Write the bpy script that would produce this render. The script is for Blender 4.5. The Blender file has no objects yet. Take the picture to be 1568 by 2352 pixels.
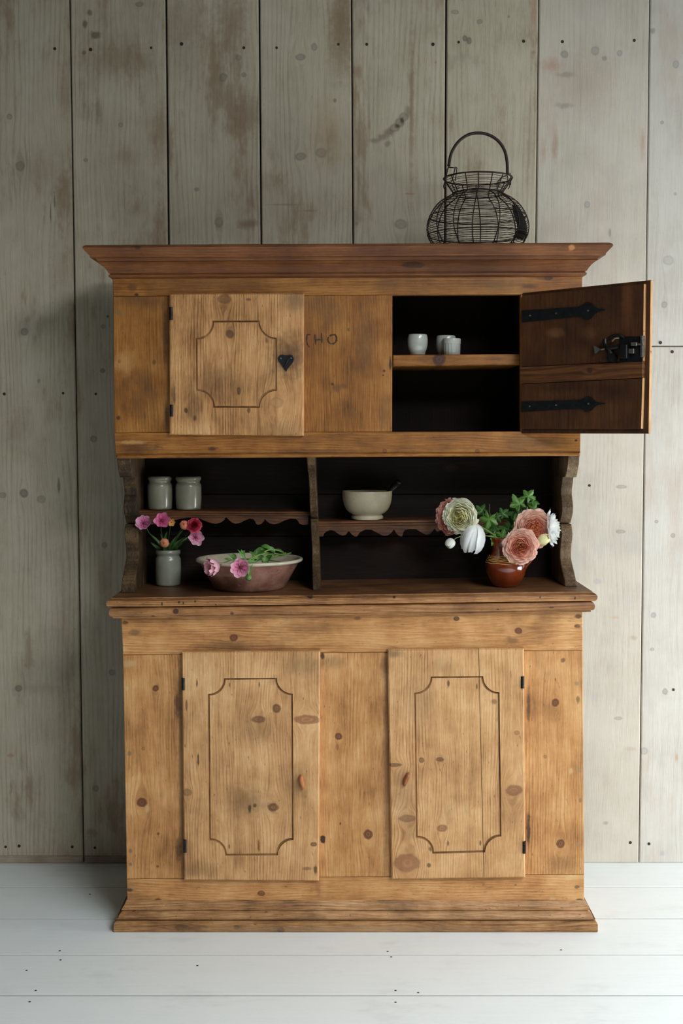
import bpy, bmesh, math, random
from mathutils import Vector, Matrix
R = math.radians
random.seed(7)
sc = bpy.context.scene
COL = sc.collection

# ---------------------------------------------------------------- camera
F_PX = 2930.0
PITCH = math.atan(191.0 / F_PX)
CAM_Y, CAM_Z = -3.70, 1.493
cam_data = bpy.data.cameras.new('camera')
cam_data.sensor_fit = 'VERTICAL'
cam_data.sensor_height = 36.0
cam_data.lens = F_PX / 2352.0 * 36.0
cam = bpy.data.objects.new('camera', cam_data)
COL.objects.link(cam)
cam.location = (0.0, CAM_Y, CAM_Z)
cam.rotation_euler = (math.pi / 2 - PITCH, 0, 0)
sc.camera = cam

# ---------------------------------------------------------------- world, window light, exposure
world = bpy.data.worlds.new('world')
sc.world = world
world.use_nodes = True
world.node_tree.nodes['Background'].inputs[0].default_value = (0.75, 0.85, 1.0, 1)
world.node_tree.nodes['Background'].inputs[1].default_value = 0.6
# daylight: one low window in the right wall near the planks, two rooflights in the ceiling on the right
WIN_X, WIN_Y0, WIN_Y1, WIN_Z0, WIN_Z1 = 3.05, -1.25, 0.25, 0.10, 1.00
ROOM_H = 3.30
ROOFLIGHTS = [(1.05, 2.95, -3.05, -1.45), (-0.25, 2.95, -5.15, -3.55)]      # x0, x1, y0, y1
def daylight(name, loc, rot, sx, sy, radiance):
    ld = bpy.data.lights.new(name, 'AREA')
    ld.shape = 'RECTANGLE'; ld.size = sx; ld.size_y = sy
    ld.energy = radiance * math.pi * sx * sy
    ld.color = (0.94, 0.985, 1.0)
    lo = bpy.data.objects.new(name, ld)
    COL.objects.link(lo); lo.location = loc; lo.rotation_euler = rot
daylight('window_daylight', (WIN_X + 0.10, (WIN_Y0 + WIN_Y1) / 2, (WIN_Z0 + WIN_Z1) / 2), (0, R(90), 0), WIN_Z1 - WIN_Z0 - .04, WIN_Y1 - WIN_Y0 - .04, 15.0)
for (xa_, xb_, ya_, yb_), rad_ in zip(ROOFLIGHTS, (5.5, 20.5)):
    daylight('rooflight_daylight', ((xa_ + xb_) / 2, (ya_ + yb_) / 2, ROOM_H + 0.06), (0, 0, 0), xb_ - xa_ - .04, yb_ - ya_ - .04, rad_)
sc.view_settings.view_transform = 'Standard'
sc.view_settings.look = 'None'
sc.view_settings.gamma = 1.0
sc.view_settings.use_curve_mapping = False
sc.view_settings.exposure = 0.32
cy = sc.cycles                                   # lighter light paths, so the full-size picture stays quick
cy.max_bounces = 5; cy.diffuse_bounces = 3; cy.glossy_bounces = 2; cy.transmission_bounces = 2
cy.caustics_reflective = False; cy.caustics_refractive = False
cy.use_adaptive_sampling = True; cy.adaptive_threshold = 0.04

# ---------------------------------------------------------------- measuring helpers
CT, ST = math.cos(PITCH), math.sin(PITCH)
def ray(px, py):
    xc = (px - 784.0) / F_PX
    yc = -(py - 1176.0) / F_PX
    return Vector((xc, CT + yc * ST, -ST + yc * CT))
def at(px, py, Y):                       # point on the vertical plane at depth Y
    d = ray(px, py); t = (Y - CAM_Y) / d.y
    return Vector((d.x * t, Y, CAM_Z + d.z * t))
def atz(px, py, z):                      # point on the horizontal plane at height z
    d = ray(px, py); t = (z - CAM_Z) / d.z
    return Vector((d.x * t, CAM_Y + d.y * t, z))
def size(px, Y):                         # length of px pixels at depth Y
    return px * (Y - CAM_Y) / F_PX
def lin(c):
    def f(v):
        v /= 255.0
        return v / 12.92 if v <= 0.04045 else ((v + 0.055) / 1.055) ** 2.4
    return (f(c[0]), f(c[1]), f(c[2]), 1.0)

# ---------------------------------------------------------------- node helpers
class NT:
    def __init__(self, name):
        self.mat = bpy.data.materials.new(name)
        self.mat.use_nodes = True
        self.t = self.mat.node_tree
        self.t.nodes.clear()
        self.out = self.t.nodes.new('ShaderNodeOutputMaterial')
    def n(self, typ, **kw):
        nd = self.t.nodes.new(typ)
        for k, v in kw.items(): setattr(nd, k, v)
        return nd
    def link(self, a, b): self.t.links.new(a, b)
    def put(self, sock, v):
        if hasattr(v, 'is_output'): self.link(v, sock)
        else: sock.default_value = v
    def m(self, op, a, b=None, c=None, clamp=False):
        nd = self.n('ShaderNodeMath', operation=op); nd.use_clamp = clamp
        self.put(nd.inputs[0], a)
        if b is not None: self.put(nd.inputs[1], b)
        if c is not None: self.put(nd.inputs[2], c)
        return nd.outputs[0]
    def comb(self, x, y, z):
        nd = self.n('ShaderNodeCombineXYZ')
        for s, v in zip(nd.inputs, (x, y, z)): self.put(s, v)
        return nd.outputs[0]
    def noise(self, vec, scale, detail=3.0, rough=0.55, dist=0.0):
        nd = self.n('ShaderNodeTexNoise')
        self.link(vec, nd.inputs['Vector'])
        nd.inputs['Scale'].default_value = scale
        nd.inputs['Detail'].default_value = detail
        nd.inputs['Roughness'].default_value = rough
        nd.inputs['Distortion'].default_value = dist
        return nd.outputs[0]
    def smooth(self, v, a, b, lo=0.0, hi=1.0):
        nd = self.n('ShaderNodeMapRange', interpolation_type='SMOOTHSTEP')
        self.put(nd.inputs[0], v)
        for i, x in enumerate((a, b, lo, hi)): self.put(nd.inputs[i + 1], x)
        return nd.outputs[0]
    def mix(self, f, a, b, blend='MIX'):
        nd = self.n('ShaderNodeMix', data_type='RGBA', blend_type=blend)
        self.put(nd.inputs[0], f); self.put(nd.inputs[6], a); self.put(nd.inputs[7], b)
        return nd.outputs[2]
    def ramp(self, f, stops):
        nd = self.n('ShaderNodeValToRGB')
        els = nd.color_ramp.elements
        while len(els) < len(stops): els.new(0.5)
        for e, (p, c) in zip(els, stops): e.position = p; e.color = c
        self.link(f, nd.inputs[0])
        return nd.outputs[0]
    def bsdf(self, color, rough=0.5, metal=0.0, spec=0.5, coat=0.0, bump=None, bump_s=0.2, bump_d=0.002, trans=0.0, sheen=0.0):
        b = self.n('ShaderNodeBsdfPrincipled')
        self.put(b.inputs['Base Color'], color)
        self.put(b.inputs['Roughness'], rough)
        b.inputs['Metallic'].default_value = metal
        b.inputs['Specular IOR Level'].default_value = spec
        b.inputs['Coat Weight'].default_value = coat
        b.inputs['Coat Roughness'].default_value = 0.08
        if bump is not None:
            bp = self.n('ShaderNodeBump')
            bp.inputs['Strength'].default_value = bump_s
            bp.inputs['Distance'].default_value = bump_d
            self.link(bump, bp.inputs['Height'])
            self.link(bp.outputs[0], b.inputs['Normal'])
        res = b.outputs[0]
        if trans > 0:
            tr = self.n('ShaderNodeBsdfTranslucent')
            self.put(tr.inputs[0], color)
            mx = self.n('ShaderNodeMixShader'); mx.inputs[0].default_value = trans
            self.link(res, mx.inputs[1]); self.link(tr.outputs[0], mx.inputs[2])
            res = mx.outputs[0]
        self.link(res, self.out.inputs[0])
        return self.mat
    def objco(self):
        tc = self.n('ShaderNodeTexCoord')
        sp = self.n('ShaderNodeSeparateXYZ')
        self.link(tc.outputs['Object'], sp.inputs[0])
        return tc.outputs['Object'], sp.outputs

_seed = [0]
def wood(name, axis, dark, mid, light, marks=(), ringf=760.0, ringa=0.42, streak=0.55, blotch=0.85,
         grime=None, grime_lo=0.56, grime_hi=0.72, grime_s=0.5, fleck=None, fleck_s=0.6, rough=0.5, bump=0.35, spec=0.35, warp=0.010, stain=None):
    """Procedural board: growth rings, fine streaks, blotches, flecks; marks = knots, stains and shade strips (x, z, rx, rz, colour, softness, strength, bend)."""
    _seed[0] += 1
    N = NT(name)
    vec, s = N.objco()
    if axis == 'Z': u0, v0, w0 = s[0], s[2], s[1]
    elif axis == 'X': u0, v0, w0 = s[2], s[0], s[1]
    elif axis == 'S': u0, v0, w0 = s[1], s[2], s[0]     # side boards, grain upright
    else: u0, v0, w0 = s[1], s[0], s[2]                 # 'F': floor, grain along X
    oi = N.n('ShaderNodeObjectInfo')
    off = N.m('MULTIPLY_ADD', oi.outputs['Random'], 37.0, _seed[0] * 3.17)
    u = u0
    jit = N.noise(vec, 60.0, 2.0)
    jit2 = N.m('MULTIPLY_ADD', jit, 1.3, -0.65)
    masks = []
    for (x, z, rx, rz, col, soft, stren, bend) in marks:
        cu, cv, ru, rv = (x, z, rx, rz) if axis in ('Z', 'S') else (z, x, rz, rx)
        du = N.m('SUBTRACT', u0, cu)
        dun = N.m('DIVIDE', du, ru)
        dvn = N.m('DIVIDE', N.m('SUBTRACT', v0, cv), rv)
        du2 = N.m('MULTIPLY', dun, dun)
        d2 = N.m('MULTIPLY_ADD', dvn, dvn, du2)
        if bend > 0:
            dw = N.m('MULTIPLY', dvn, 0.4)
            d2w = N.m('MULTIPLY_ADD', dw, dw, du2)
            pull = N.m('MINIMUM', N.m('DIVIDE', bend, N.m('ADD', d2w, 0.02)), 0.9)
            u = N.m('SUBTRACT', u, N.m('MULTIPLY', du, pull))
        d = N.m('ADD', N.m('SQRT', d2), N.m('MULTIPLY', jit2, 0.45) if bend > 0 else jit2)
        mk = N.m('MULTIPLY', N.smooth(d, 1.0 + soft, 1.0 - soft), stren)
        if bend > 0:
            ring = N.m('MULTIPLY_ADD', N.m('SINE', N.m('MULTIPLY', d, 13.0)), 0.14, 0.86)
            mk = N.m('MULTIPLY', mk, ring)
            rim = N.m('MULTIPLY', N.m('MULTIPLY', N.smooth(d, 0.55, 0.88), N.smooth(d, 1.2, 0.92)), 0.55 * stren)
            masks.append((rim, (col[0] * .35, col[1] * .35, col[2] * .35, 1)))
        masks.append((mk, col))
    big = N.noise(N.comb(N.m('MULTIPLY', u0, 5.0), N.m('MULTIPLY', v0, 1.1), off), 1.0, 2.0)
    uu = N.m('MULTIPLY_ADD', N.m('SUBTRACT', big, 0.5), warp * 6, u)
    g = N.comb(uu, N.m('MULTIPLY', v0, 0.05), N.m('ADD', w0, off))
    fine = N.noise(g, 330.0, 3.0, 0.65)
    wide = N.noise(g, 42.0, 3.0, 0.6)
    big2 = N.noise(N.comb(N.m('MULTIPLY', uu, 9.0), N.m('MULTIPLY', v0, 0.9), off), 1.0, 2.0)
    ph = N.m('MULTIPLY_ADD', big2, 22.0, N.m('MULTIPLY', uu, ringf))
    ring = N.m('POWER', N.m('MULTIPLY_ADD', N.m('SINE', ph), 0.5, 0.5), 2.2)
    ramt = N.smooth(N.noise(N.comb(N.m('MULTIPLY', uu, 14.0), N.m('MULTIPLY', v0, 1.6), N.m('ADD', off, 9.0)), 1.0, 2.0), 0.35, 0.68, 0.12, 1.0)
    ring = N.m('MULTIPLY_ADD', N.m('SUBTRACT', ring, 0.33), ramt, 0.33)
    offv = N.n('ShaderNodeVectorMath', operation='ADD')
    N.link(vec, offv.inputs[0]); N.link(N.comb(off, off, off), offv.inputs[1])
    blo = N.noise(offv.outputs[0], 7.0, 4.0, 0.62)
    t = N.m('MULTIPLY_ADD', N.m('SUBTRACT', fine, 0.5), streak * 1.6, 0.5)
    t = N.m('MULTIPLY_ADD', N.m('SUBTRACT', wide, 0.5), streak * 1.1, t)
    t = N.m('MULTIPLY_ADD', N.m('SUBTRACT', 0.33, ring), ringa * 0.55, t)
    t = N.m('MULTIPLY_ADD', N.m('SUBTRACT', blo, 0.5), blotch * 1.5, t, )
    col = N.ramp(t, [(0.0, dark), (0.5, mid), (1.0, light)])
    if grime is not None:
        gn = N.noise(N.comb(N.m('MULTIPLY', u0, 1.6), N.m('MULTIPLY', v0, 0.8), off), 5.0, 4.0, 0.65)
        col = N.mix(N.smooth(gn, grime_lo, grime_hi, 0.0, grime_s), col, grime)
    if stain is not None:                      # (colour, strength)
        sn = N.noise(N.comb(N.m('MULTIPLY', u0, 2.4), N.m('MULTIPLY', v0, 0.7), N.m('ADD', off, 5.0)), 3.0, 5.0, 0.7)
        col = N.mix(N.smooth(sn, 0.52, 0.70, 0.0, stain[1]), col, stain[0])
    if fleck is not None:
        fn = N.noise(N.comb(N.m('MULTIPLY', u0, 1.0), N.m('MULTIPLY', v0, 0.25), off), 210.0, 2.0, 0.5)
        col = N.mix(N.smooth(fn, 0.69, 0.76, 0.0, fleck_s), col, fleck)
        fm = N.noise(N.comb(uu, N.m('MULTIPLY', v0, 0.16), N.m('ADD', off, 3.0)), 95.0, 3.0, 0.7)
        col = N.mix(N.smooth(fm, 0.62, 0.74, 0.0, fleck_s * 0.5), col, fleck)
    for mk, c in masks:
        col = N.mix(mk, col, c)
    hgt = N.noise(N.comb(u0, N.m('MULTIPLY', v0, 0.05), N.m('ADD', w0, off)), 330.0, 2.0, 0.6)
    rr = N.m('MULTIPLY_ADD', N.m('SUBTRACT', fine, 0.5), 0.25, rough)
    return N.bsdf(col, rr, spec=spec, bump=hgt, bump_s=bump, bump_d=0.0012)

def plain(name, rgb, rough=0.5, metal=0.0, spec=0.5, coat=0.0, var=0.15, vscale=30.0, bump=0.0, trans=0.0):
    N = NT(name)
    vec, _ = N.objco()
    nz = N.noise(vec, vscale, 4.0)
    c = lin(rgb)
    d = (c[0] * (1 - var), c[1] * (1 - var), c[2] * (1 - var), 1)
    l = (min(1, c[0] * (1 + var)), min(1, c[1] * (1 + var)), min(1, c[2] * (1 + var)), 1)
    col = N.ramp(nz, [(0.25, d), (0.75, l)])
    return N.bsdf(col, rough, metal, spec, coat, bump=nz if bump else None, bump_s=bump, bump_d=0.002, trans=trans)

# ---------------------------------------------------------------- mesh helpers
class MB:
    def __init__(self): self.v, self.f = [], []
    def add(self, vs, fs):
        o = len(self.v)
        self.v += [tuple(p) for p in vs]
        self.f += [tuple(i + o for i in f) for f in fs]
    def box(self, a, b):
        x0, y0, z0 = a; x1, y1, z1 = b
        self.add([(x0,y0,z0),(x1,y0,z0),(x1,y1,z0),(x0,y1,z0),(x0,y0,z1),(x1,y0,z1),(x1,y1,z1),(x0,y1,z1)],
                 [(0,3,2,1),(4,5,6,7),(0,1,5,4),(1,2,6,5),(2,3,7,6),(3,0,4,7)])
    def cbox(self, a, b, c=0.002):
        """box with chamfered front (-Y) edges and rim"""
        self.slab([(a[0], b[2]), (b[0], b[2]), (b[0], a[2]), (a[0], a[2])], a[1], b[1], c)
    def slab(self, quad, y0, y1, c=0.003):
        """four (x,z) corners TL,TR,BR,BL, front at y0 with chamfer c, back at y1"""
        cx = sum(p[0] for p in quad) / 4; cz = sum(p[1] for p in quad) / 4
        inn = [(p[0] - math.copysign(c, p[0] - cx), p[1] - math.copysign(c, p[1] - cz)) for p in quad]
        vs = [(p[0], y0, p[1]) for p in inn] + [(p[0], y0 + c, p[1]) for p in quad] + [(p[0], y1, p[1]) for p in quad]
        fs = [(3, 2, 1, 0), (8, 9, 10, 11)]
        for k in range(4):
            j = (k + 1) % 4
            fs += [(k, j, 4 + j, 4 + k), (4 + k, 4 + j, 8 + j, 8 + k)]
        self.add(vs, fs)
    def prism(self, pts, y0, y1):
        """polygon of (x,z) points (anticlockwise seen from -Y) extruded along Y"""
        n = len(pts)
        self.add([(p[0], y0, p[1]) for p in pts] + [(p[0], y1, p[1]) for p in pts],
                 [tuple(range(n)), tuple(range(2 * n - 1, n - 1, -1))] + [(k, n + k, n + (k + 1) % n, (k + 1) % n) for k in range(n)])
    def lathe(self, prof, c=(0, 0, 0), seg=32, flute=None):
        n = len(prof); vs, fs = [], []
        for i, (r, z) in enumerate(prof):
            for k in range(seg):
                a = 2 * math.pi * k / seg
                rr = r * (flute(a, i) if flute else 1.0)
                vs.append((c[0] + rr * math.cos(a), c[1] + rr * math.sin(a), c[2] + z))
        for i in range(n - 1):
            for k in range(seg):
                j = (k + 1) % seg
                fs.append((i * seg + k, i * seg + j, (i + 1) * seg + j, (i + 1) * seg + k))
        self.add(vs, fs)
    def tube(self, path, rad, seg=8, close=False):
        path = [Vector(p) for p in path]; n = len(path)
        vs, fs = [], []
        prev = None
        for i, p in enumerate(path):
            if close: t = path[(i + 1) % n] - path[i - 1]
            else: t = path[min(i + 1, n - 1)] - path[max(i - 1, 0)]
            t = t.normalized() if t.length > 1e-9 else Vector((0, 0, 1))
            if prev is None:
                a = Vector((0, 0, 1)) if abs(t.z) < 0.9 else Vector((1, 0, 0))
                nx = t.cross(a).normalized()
            else:
                nx = (prev - t * prev.dot(t))
                nx = nx.normalized() if nx.length > 1e-9 else t.orthogonal().normalized()
            prev = nx
            ny = t.cross(nx)
            r = rad(i / (n - 1)) if callable(rad) else rad
            for k in range(seg):
                a = 2 * math.pi * k / seg
                vs.append(p + nx * (r * math.cos(a)) + ny * (r * math.sin(a)))
        m = n if close else n - 1
        for i in range(m):
            i2 = (i + 1) % n
            for k in range(seg):
                j = (k + 1) % seg
                fs.append((i * seg + k, i * seg + j, i2 * seg + j, i2 * seg + k))
        if not close:
            fs.append(tuple(range(seg - 1, -1, -1))); fs.append(tuple((n - 1) * seg + k for k in range(seg)))
        self.add(vs, fs)
    def build(self, name, mat, parent=None, smooth=False, matrix=None, angle=None):
        me = bpy.data.meshes.new(name)
        me.from_pydata(self.v, [], self.f)
        me.validate(clean_customdata=False)
        bm = bmesh.new(); bm.from_mesh(me)
        bmesh.ops.recalc_face_normals(bm, faces=bm.faces)
        bm.to_mesh(me); bm.free()
        return link(name, me, mat, parent, smooth, matrix, angle)

def link(name, me, mat, parent=None, smooth=False, matrix=None, angle=None):
    me.materials.clear(); me.materials.append(mat)
    if smooth:
        for p in me.polygons: p.use_smooth = True
        if angle is not None:
            try: me.set_sharp_from_angle(angle=R(angle))
            except Exception: pass
    o = bpy.data.objects.new(name, me)
    COL.objects.link(o)
    if matrix is not None: o.matrix_world = matrix
    if parent is not None: attach(o, parent)
    return o
def world_matrix(o):
    if o.parent is None: return o.matrix_basis.copy()
    return world_matrix(o.parent) @ o.matrix_parent_inverse @ o.matrix_basis
def attach(o, parent):
    o.parent = parent
    o.matrix_parent_inverse = world_matrix(parent).inverted()
def thing(name, loc, label, cat, group=None):
    e = bpy.data.objects.new(name, None)
    e.empty_display_size = 0.05
    COL.objects.link(e)
    e.location = loc
    tag(e, label, cat, group)
    return e
def tag(o, label, cat, group=None):
    o['label'] = label; o['category'] = cat
    if group: o['group'] = group
    return o
def structure(o, label, cat):
    o['kind'] = 'structure'; o['label'] = label; o['category'] = cat
    return o
def spline(pts, n=8):
    """Catmull-Rom through 3-D points"""
    P = [Vector(p) for p in pts]
    P = [P[0] * 2 - P[1]] + P + [P[-1] * 2 - P[-2]]
    out = []
    for i in range(1, len(P) - 2):
        for k in range(n):
            t = k / n
            a, b, c, d = P[i - 1], P[i], P[i + 1], P[i + 2]
            out.append(0.5 * ((2 * b) + (c - a) * t + (2 * a - 5 * b + 4 * c - d) * t * t + (3 * b - a - 3 * c + d) * t ** 3))
    out.append(P[-2].copy())
    return out

# ---------------------------------------------------------------- colours shared by the boards
PINE = dict(dark=lin((120, 76, 38)), mid=lin((188, 134, 80)), light=lin((222, 176, 120)))
PALE = dict(dark=lin((134, 92, 54)), mid=lin((196, 148, 98)), light=lin((226, 186, 136)))
HONEY = dict(dark=lin((74, 42, 12)), mid=lin((138, 87, 34)), light=lin((176, 124, 62)))
MOULD = dict(dark=lin((84, 52, 26)), mid=lin((150, 102, 60)), light=lin((196, 150, 100)))
PLIN = dict(dark=lin((88, 58, 34)), mid=lin((156, 112, 70)), light=lin((200, 158, 112)))
SHADE_BROWN = dict(dark=lin((9, 5, 3)), mid=lin((20, 11, 7)), light=lin((34, 20, 12)))  # near black: shade inside the cupboard and recess put into the colour
DARKE = dict(dark=lin((34, 23, 12)), mid=lin((76, 56, 34)), light=lin((124, 98, 66)))
GREYW = dict(dark=lin((54, 40, 27)), mid=lin((104, 83, 60)), light=lin((148, 126, 98)))
WASH = dict(dark=lin((148, 136, 114)), mid=lin((186, 177, 156)), light=lin((208, 202, 186)))
WASHM = dict(dark=lin((160, 151, 137)), mid=lin((196, 188, 174)), light=lin((213, 207, 196)))
WASHR = dict(dark=lin((166, 158, 146)), mid=lin((198, 193, 184)), light=lin((214, 211, 205)))
KNOT = lin((92, 48, 30)); KDARK = lin((52, 30, 22)); RED = lin((140, 86, 54)); GRIME = lin((88, 62, 38)); PALEK = lin((196, 168, 124))
GREYK = lin((124, 118, 110)); BLACKISH = lin((38, 30, 26))
def K(px, py, rx, rz, Y, col=KNOT, soft=0.3, stren=0.85, bend=1.0):
    p = at(px, py, Y)
    return (p.x, p.z, size(rx, Y), size(rz, Y), col, soft, stren, bend)

# ================================================================ ROOM
WALL_Y = 0.609
ROOM_X0, ROOM_X1, ROOM_Y0 = -3.4, WIN_X, -5.6

# floor: painted boards running along X
m_paint = wood('white_floor_paint', 'F', lin((222, 229, 229)), lin((240, 247, 248)), lin((246, 251, 252)), ringf=300, ringa=0.10, streak=0.18,
               blotch=0.22, grime=lin((186, 188, 184)), grime_s=0.18, fleck=lin((150, 146, 138)), fleck_s=0.10, rough=0.42, bump=0.15, spec=0.4)
m_under = plain('underfloor_dark', (46, 44, 40), 0.9)
b = MB(); b.box((ROOM_X0, ROOM_Y0, -0.08), (ROOM_X1, WALL_Y + 0.12, -0.024))
floor = b.build('floor', m_under)
structure(floor, 'floor of wide white painted boards', 'floor')
seams_y = [WALL_Y + 0.10, 0.377, 0.108, -0.160, -0.422]
while seams_y[-1] > ROOM_Y0: seams_y.append(seams_y[-1] - 0.265)
for k in range(len(seams_y) - 1):
    y1, y0 = seams_y[k], max(seams_y[k + 1], ROOM_Y0)
    g = 0.0016
    b = MB()
    prof = [(y0 + g, -0.022), (y0 + g, -0.0008), (y0 + g + 0.001, 0.0), (y1 - g - 0.001, 0.0), (y1 - g, -0.0008), (y1 - g, -0.022)]
    n = len(prof)
    b.add([(ROOM_X0, p[0], p[1]) for p in prof] + [(ROOM_X1, p[0], p[1]) for p in prof],
          [tuple(range(n - 1, -1, -1)), tuple(range(n, 2 * n))] + [(i, (i + 1) % n, n + (i + 1) % n, n + i) for i in range(n)])
    o = b.build('floor_board', m_paint, floor)
    o.data.materials.append(m_under)
    for pl in o.data.polygons:
        if abs(pl.normal.y) > 0.9: pl.material_index = 1
fb = [o for o in floor.children]
m_hole = plain('old_nail_head', (40, 34, 30), 0.7, var=0.3)
for (px, py) in [(137, 2184), (890, 2185), (61, 2229), (453, 2218), (82, 2275), (898, 2198), (908, 2275), (960, 2280), (68, 2301), (908, 2302), (139, 2205), (206, 2054), (1288, 2182)]:
    p = atz(px, py, 0.0)
    host = min(fb, key=lambda o: 0 if min(v.co.y for v in o.data.vertices) <= p.y <= max(v.co.y for v in o.data.vertices) else 1)
    b = MB(); b.lathe([(0.0001, 0.0006), (0.0032, 0.0005), (0.004, -0.001)], (p.x, p.y, 0), 7)
    b.build('nail', m_hole, host)

# back wall: upright limewashed planks
m_void = plain('wall_void_dark', (26, 22, 18), 0.95)
b = MB(); b.box((ROOM_X0, WALL_Y + 0.030, -0.02), (ROOM_X1 + 0.1, WALL_Y + 0.11, ROOM_H))
wall_back = b.build('wall_back', m_void)
structure(wall_back, 'back wall clad in tall limewashed planks', 'wall')
def seam(pa, pb):
    A, B = at(pa[0], pa[1], WALL_Y), at(pb[0], pb[1], WALL_Y)
    s = (B.x - A.x) / (B.z - A.z)
    return (A.x + s * (0 - A.z), A.x + s * (ROOM_H - A.z))
S = [seam((160, 0), (192, 1980)), seam((381, 0), (387, 560)), seam((595, 0), (599.5, 560)), seam((807, 0), (810.5, 560)),
     seam((1024.5, 0), (1021.5, 560)), seam((1237, 0), (1230, 560)), seam((1492, 0), (1467, 1980))]
gaps = [0.0046, 0.0060, 0.0050, 0.0042, 0.0056, 0.0030, 0.0034]
S = [(S[0][0] - 0.325 * k, S[0][1] - 0.325 * k) for k in range(6, 0, -1)] + S
gaps = [0.005] * 6 + gaps
while S[-1][0] < ROOM_X1 - 0.05: S.append((S[-1][0] + 0.34, S[-1][1] + 0.34)); gaps.append(0.004)
BST = lin((140, 118, 96)); PINKS = lin((176, 128, 108))
wm = []
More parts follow.
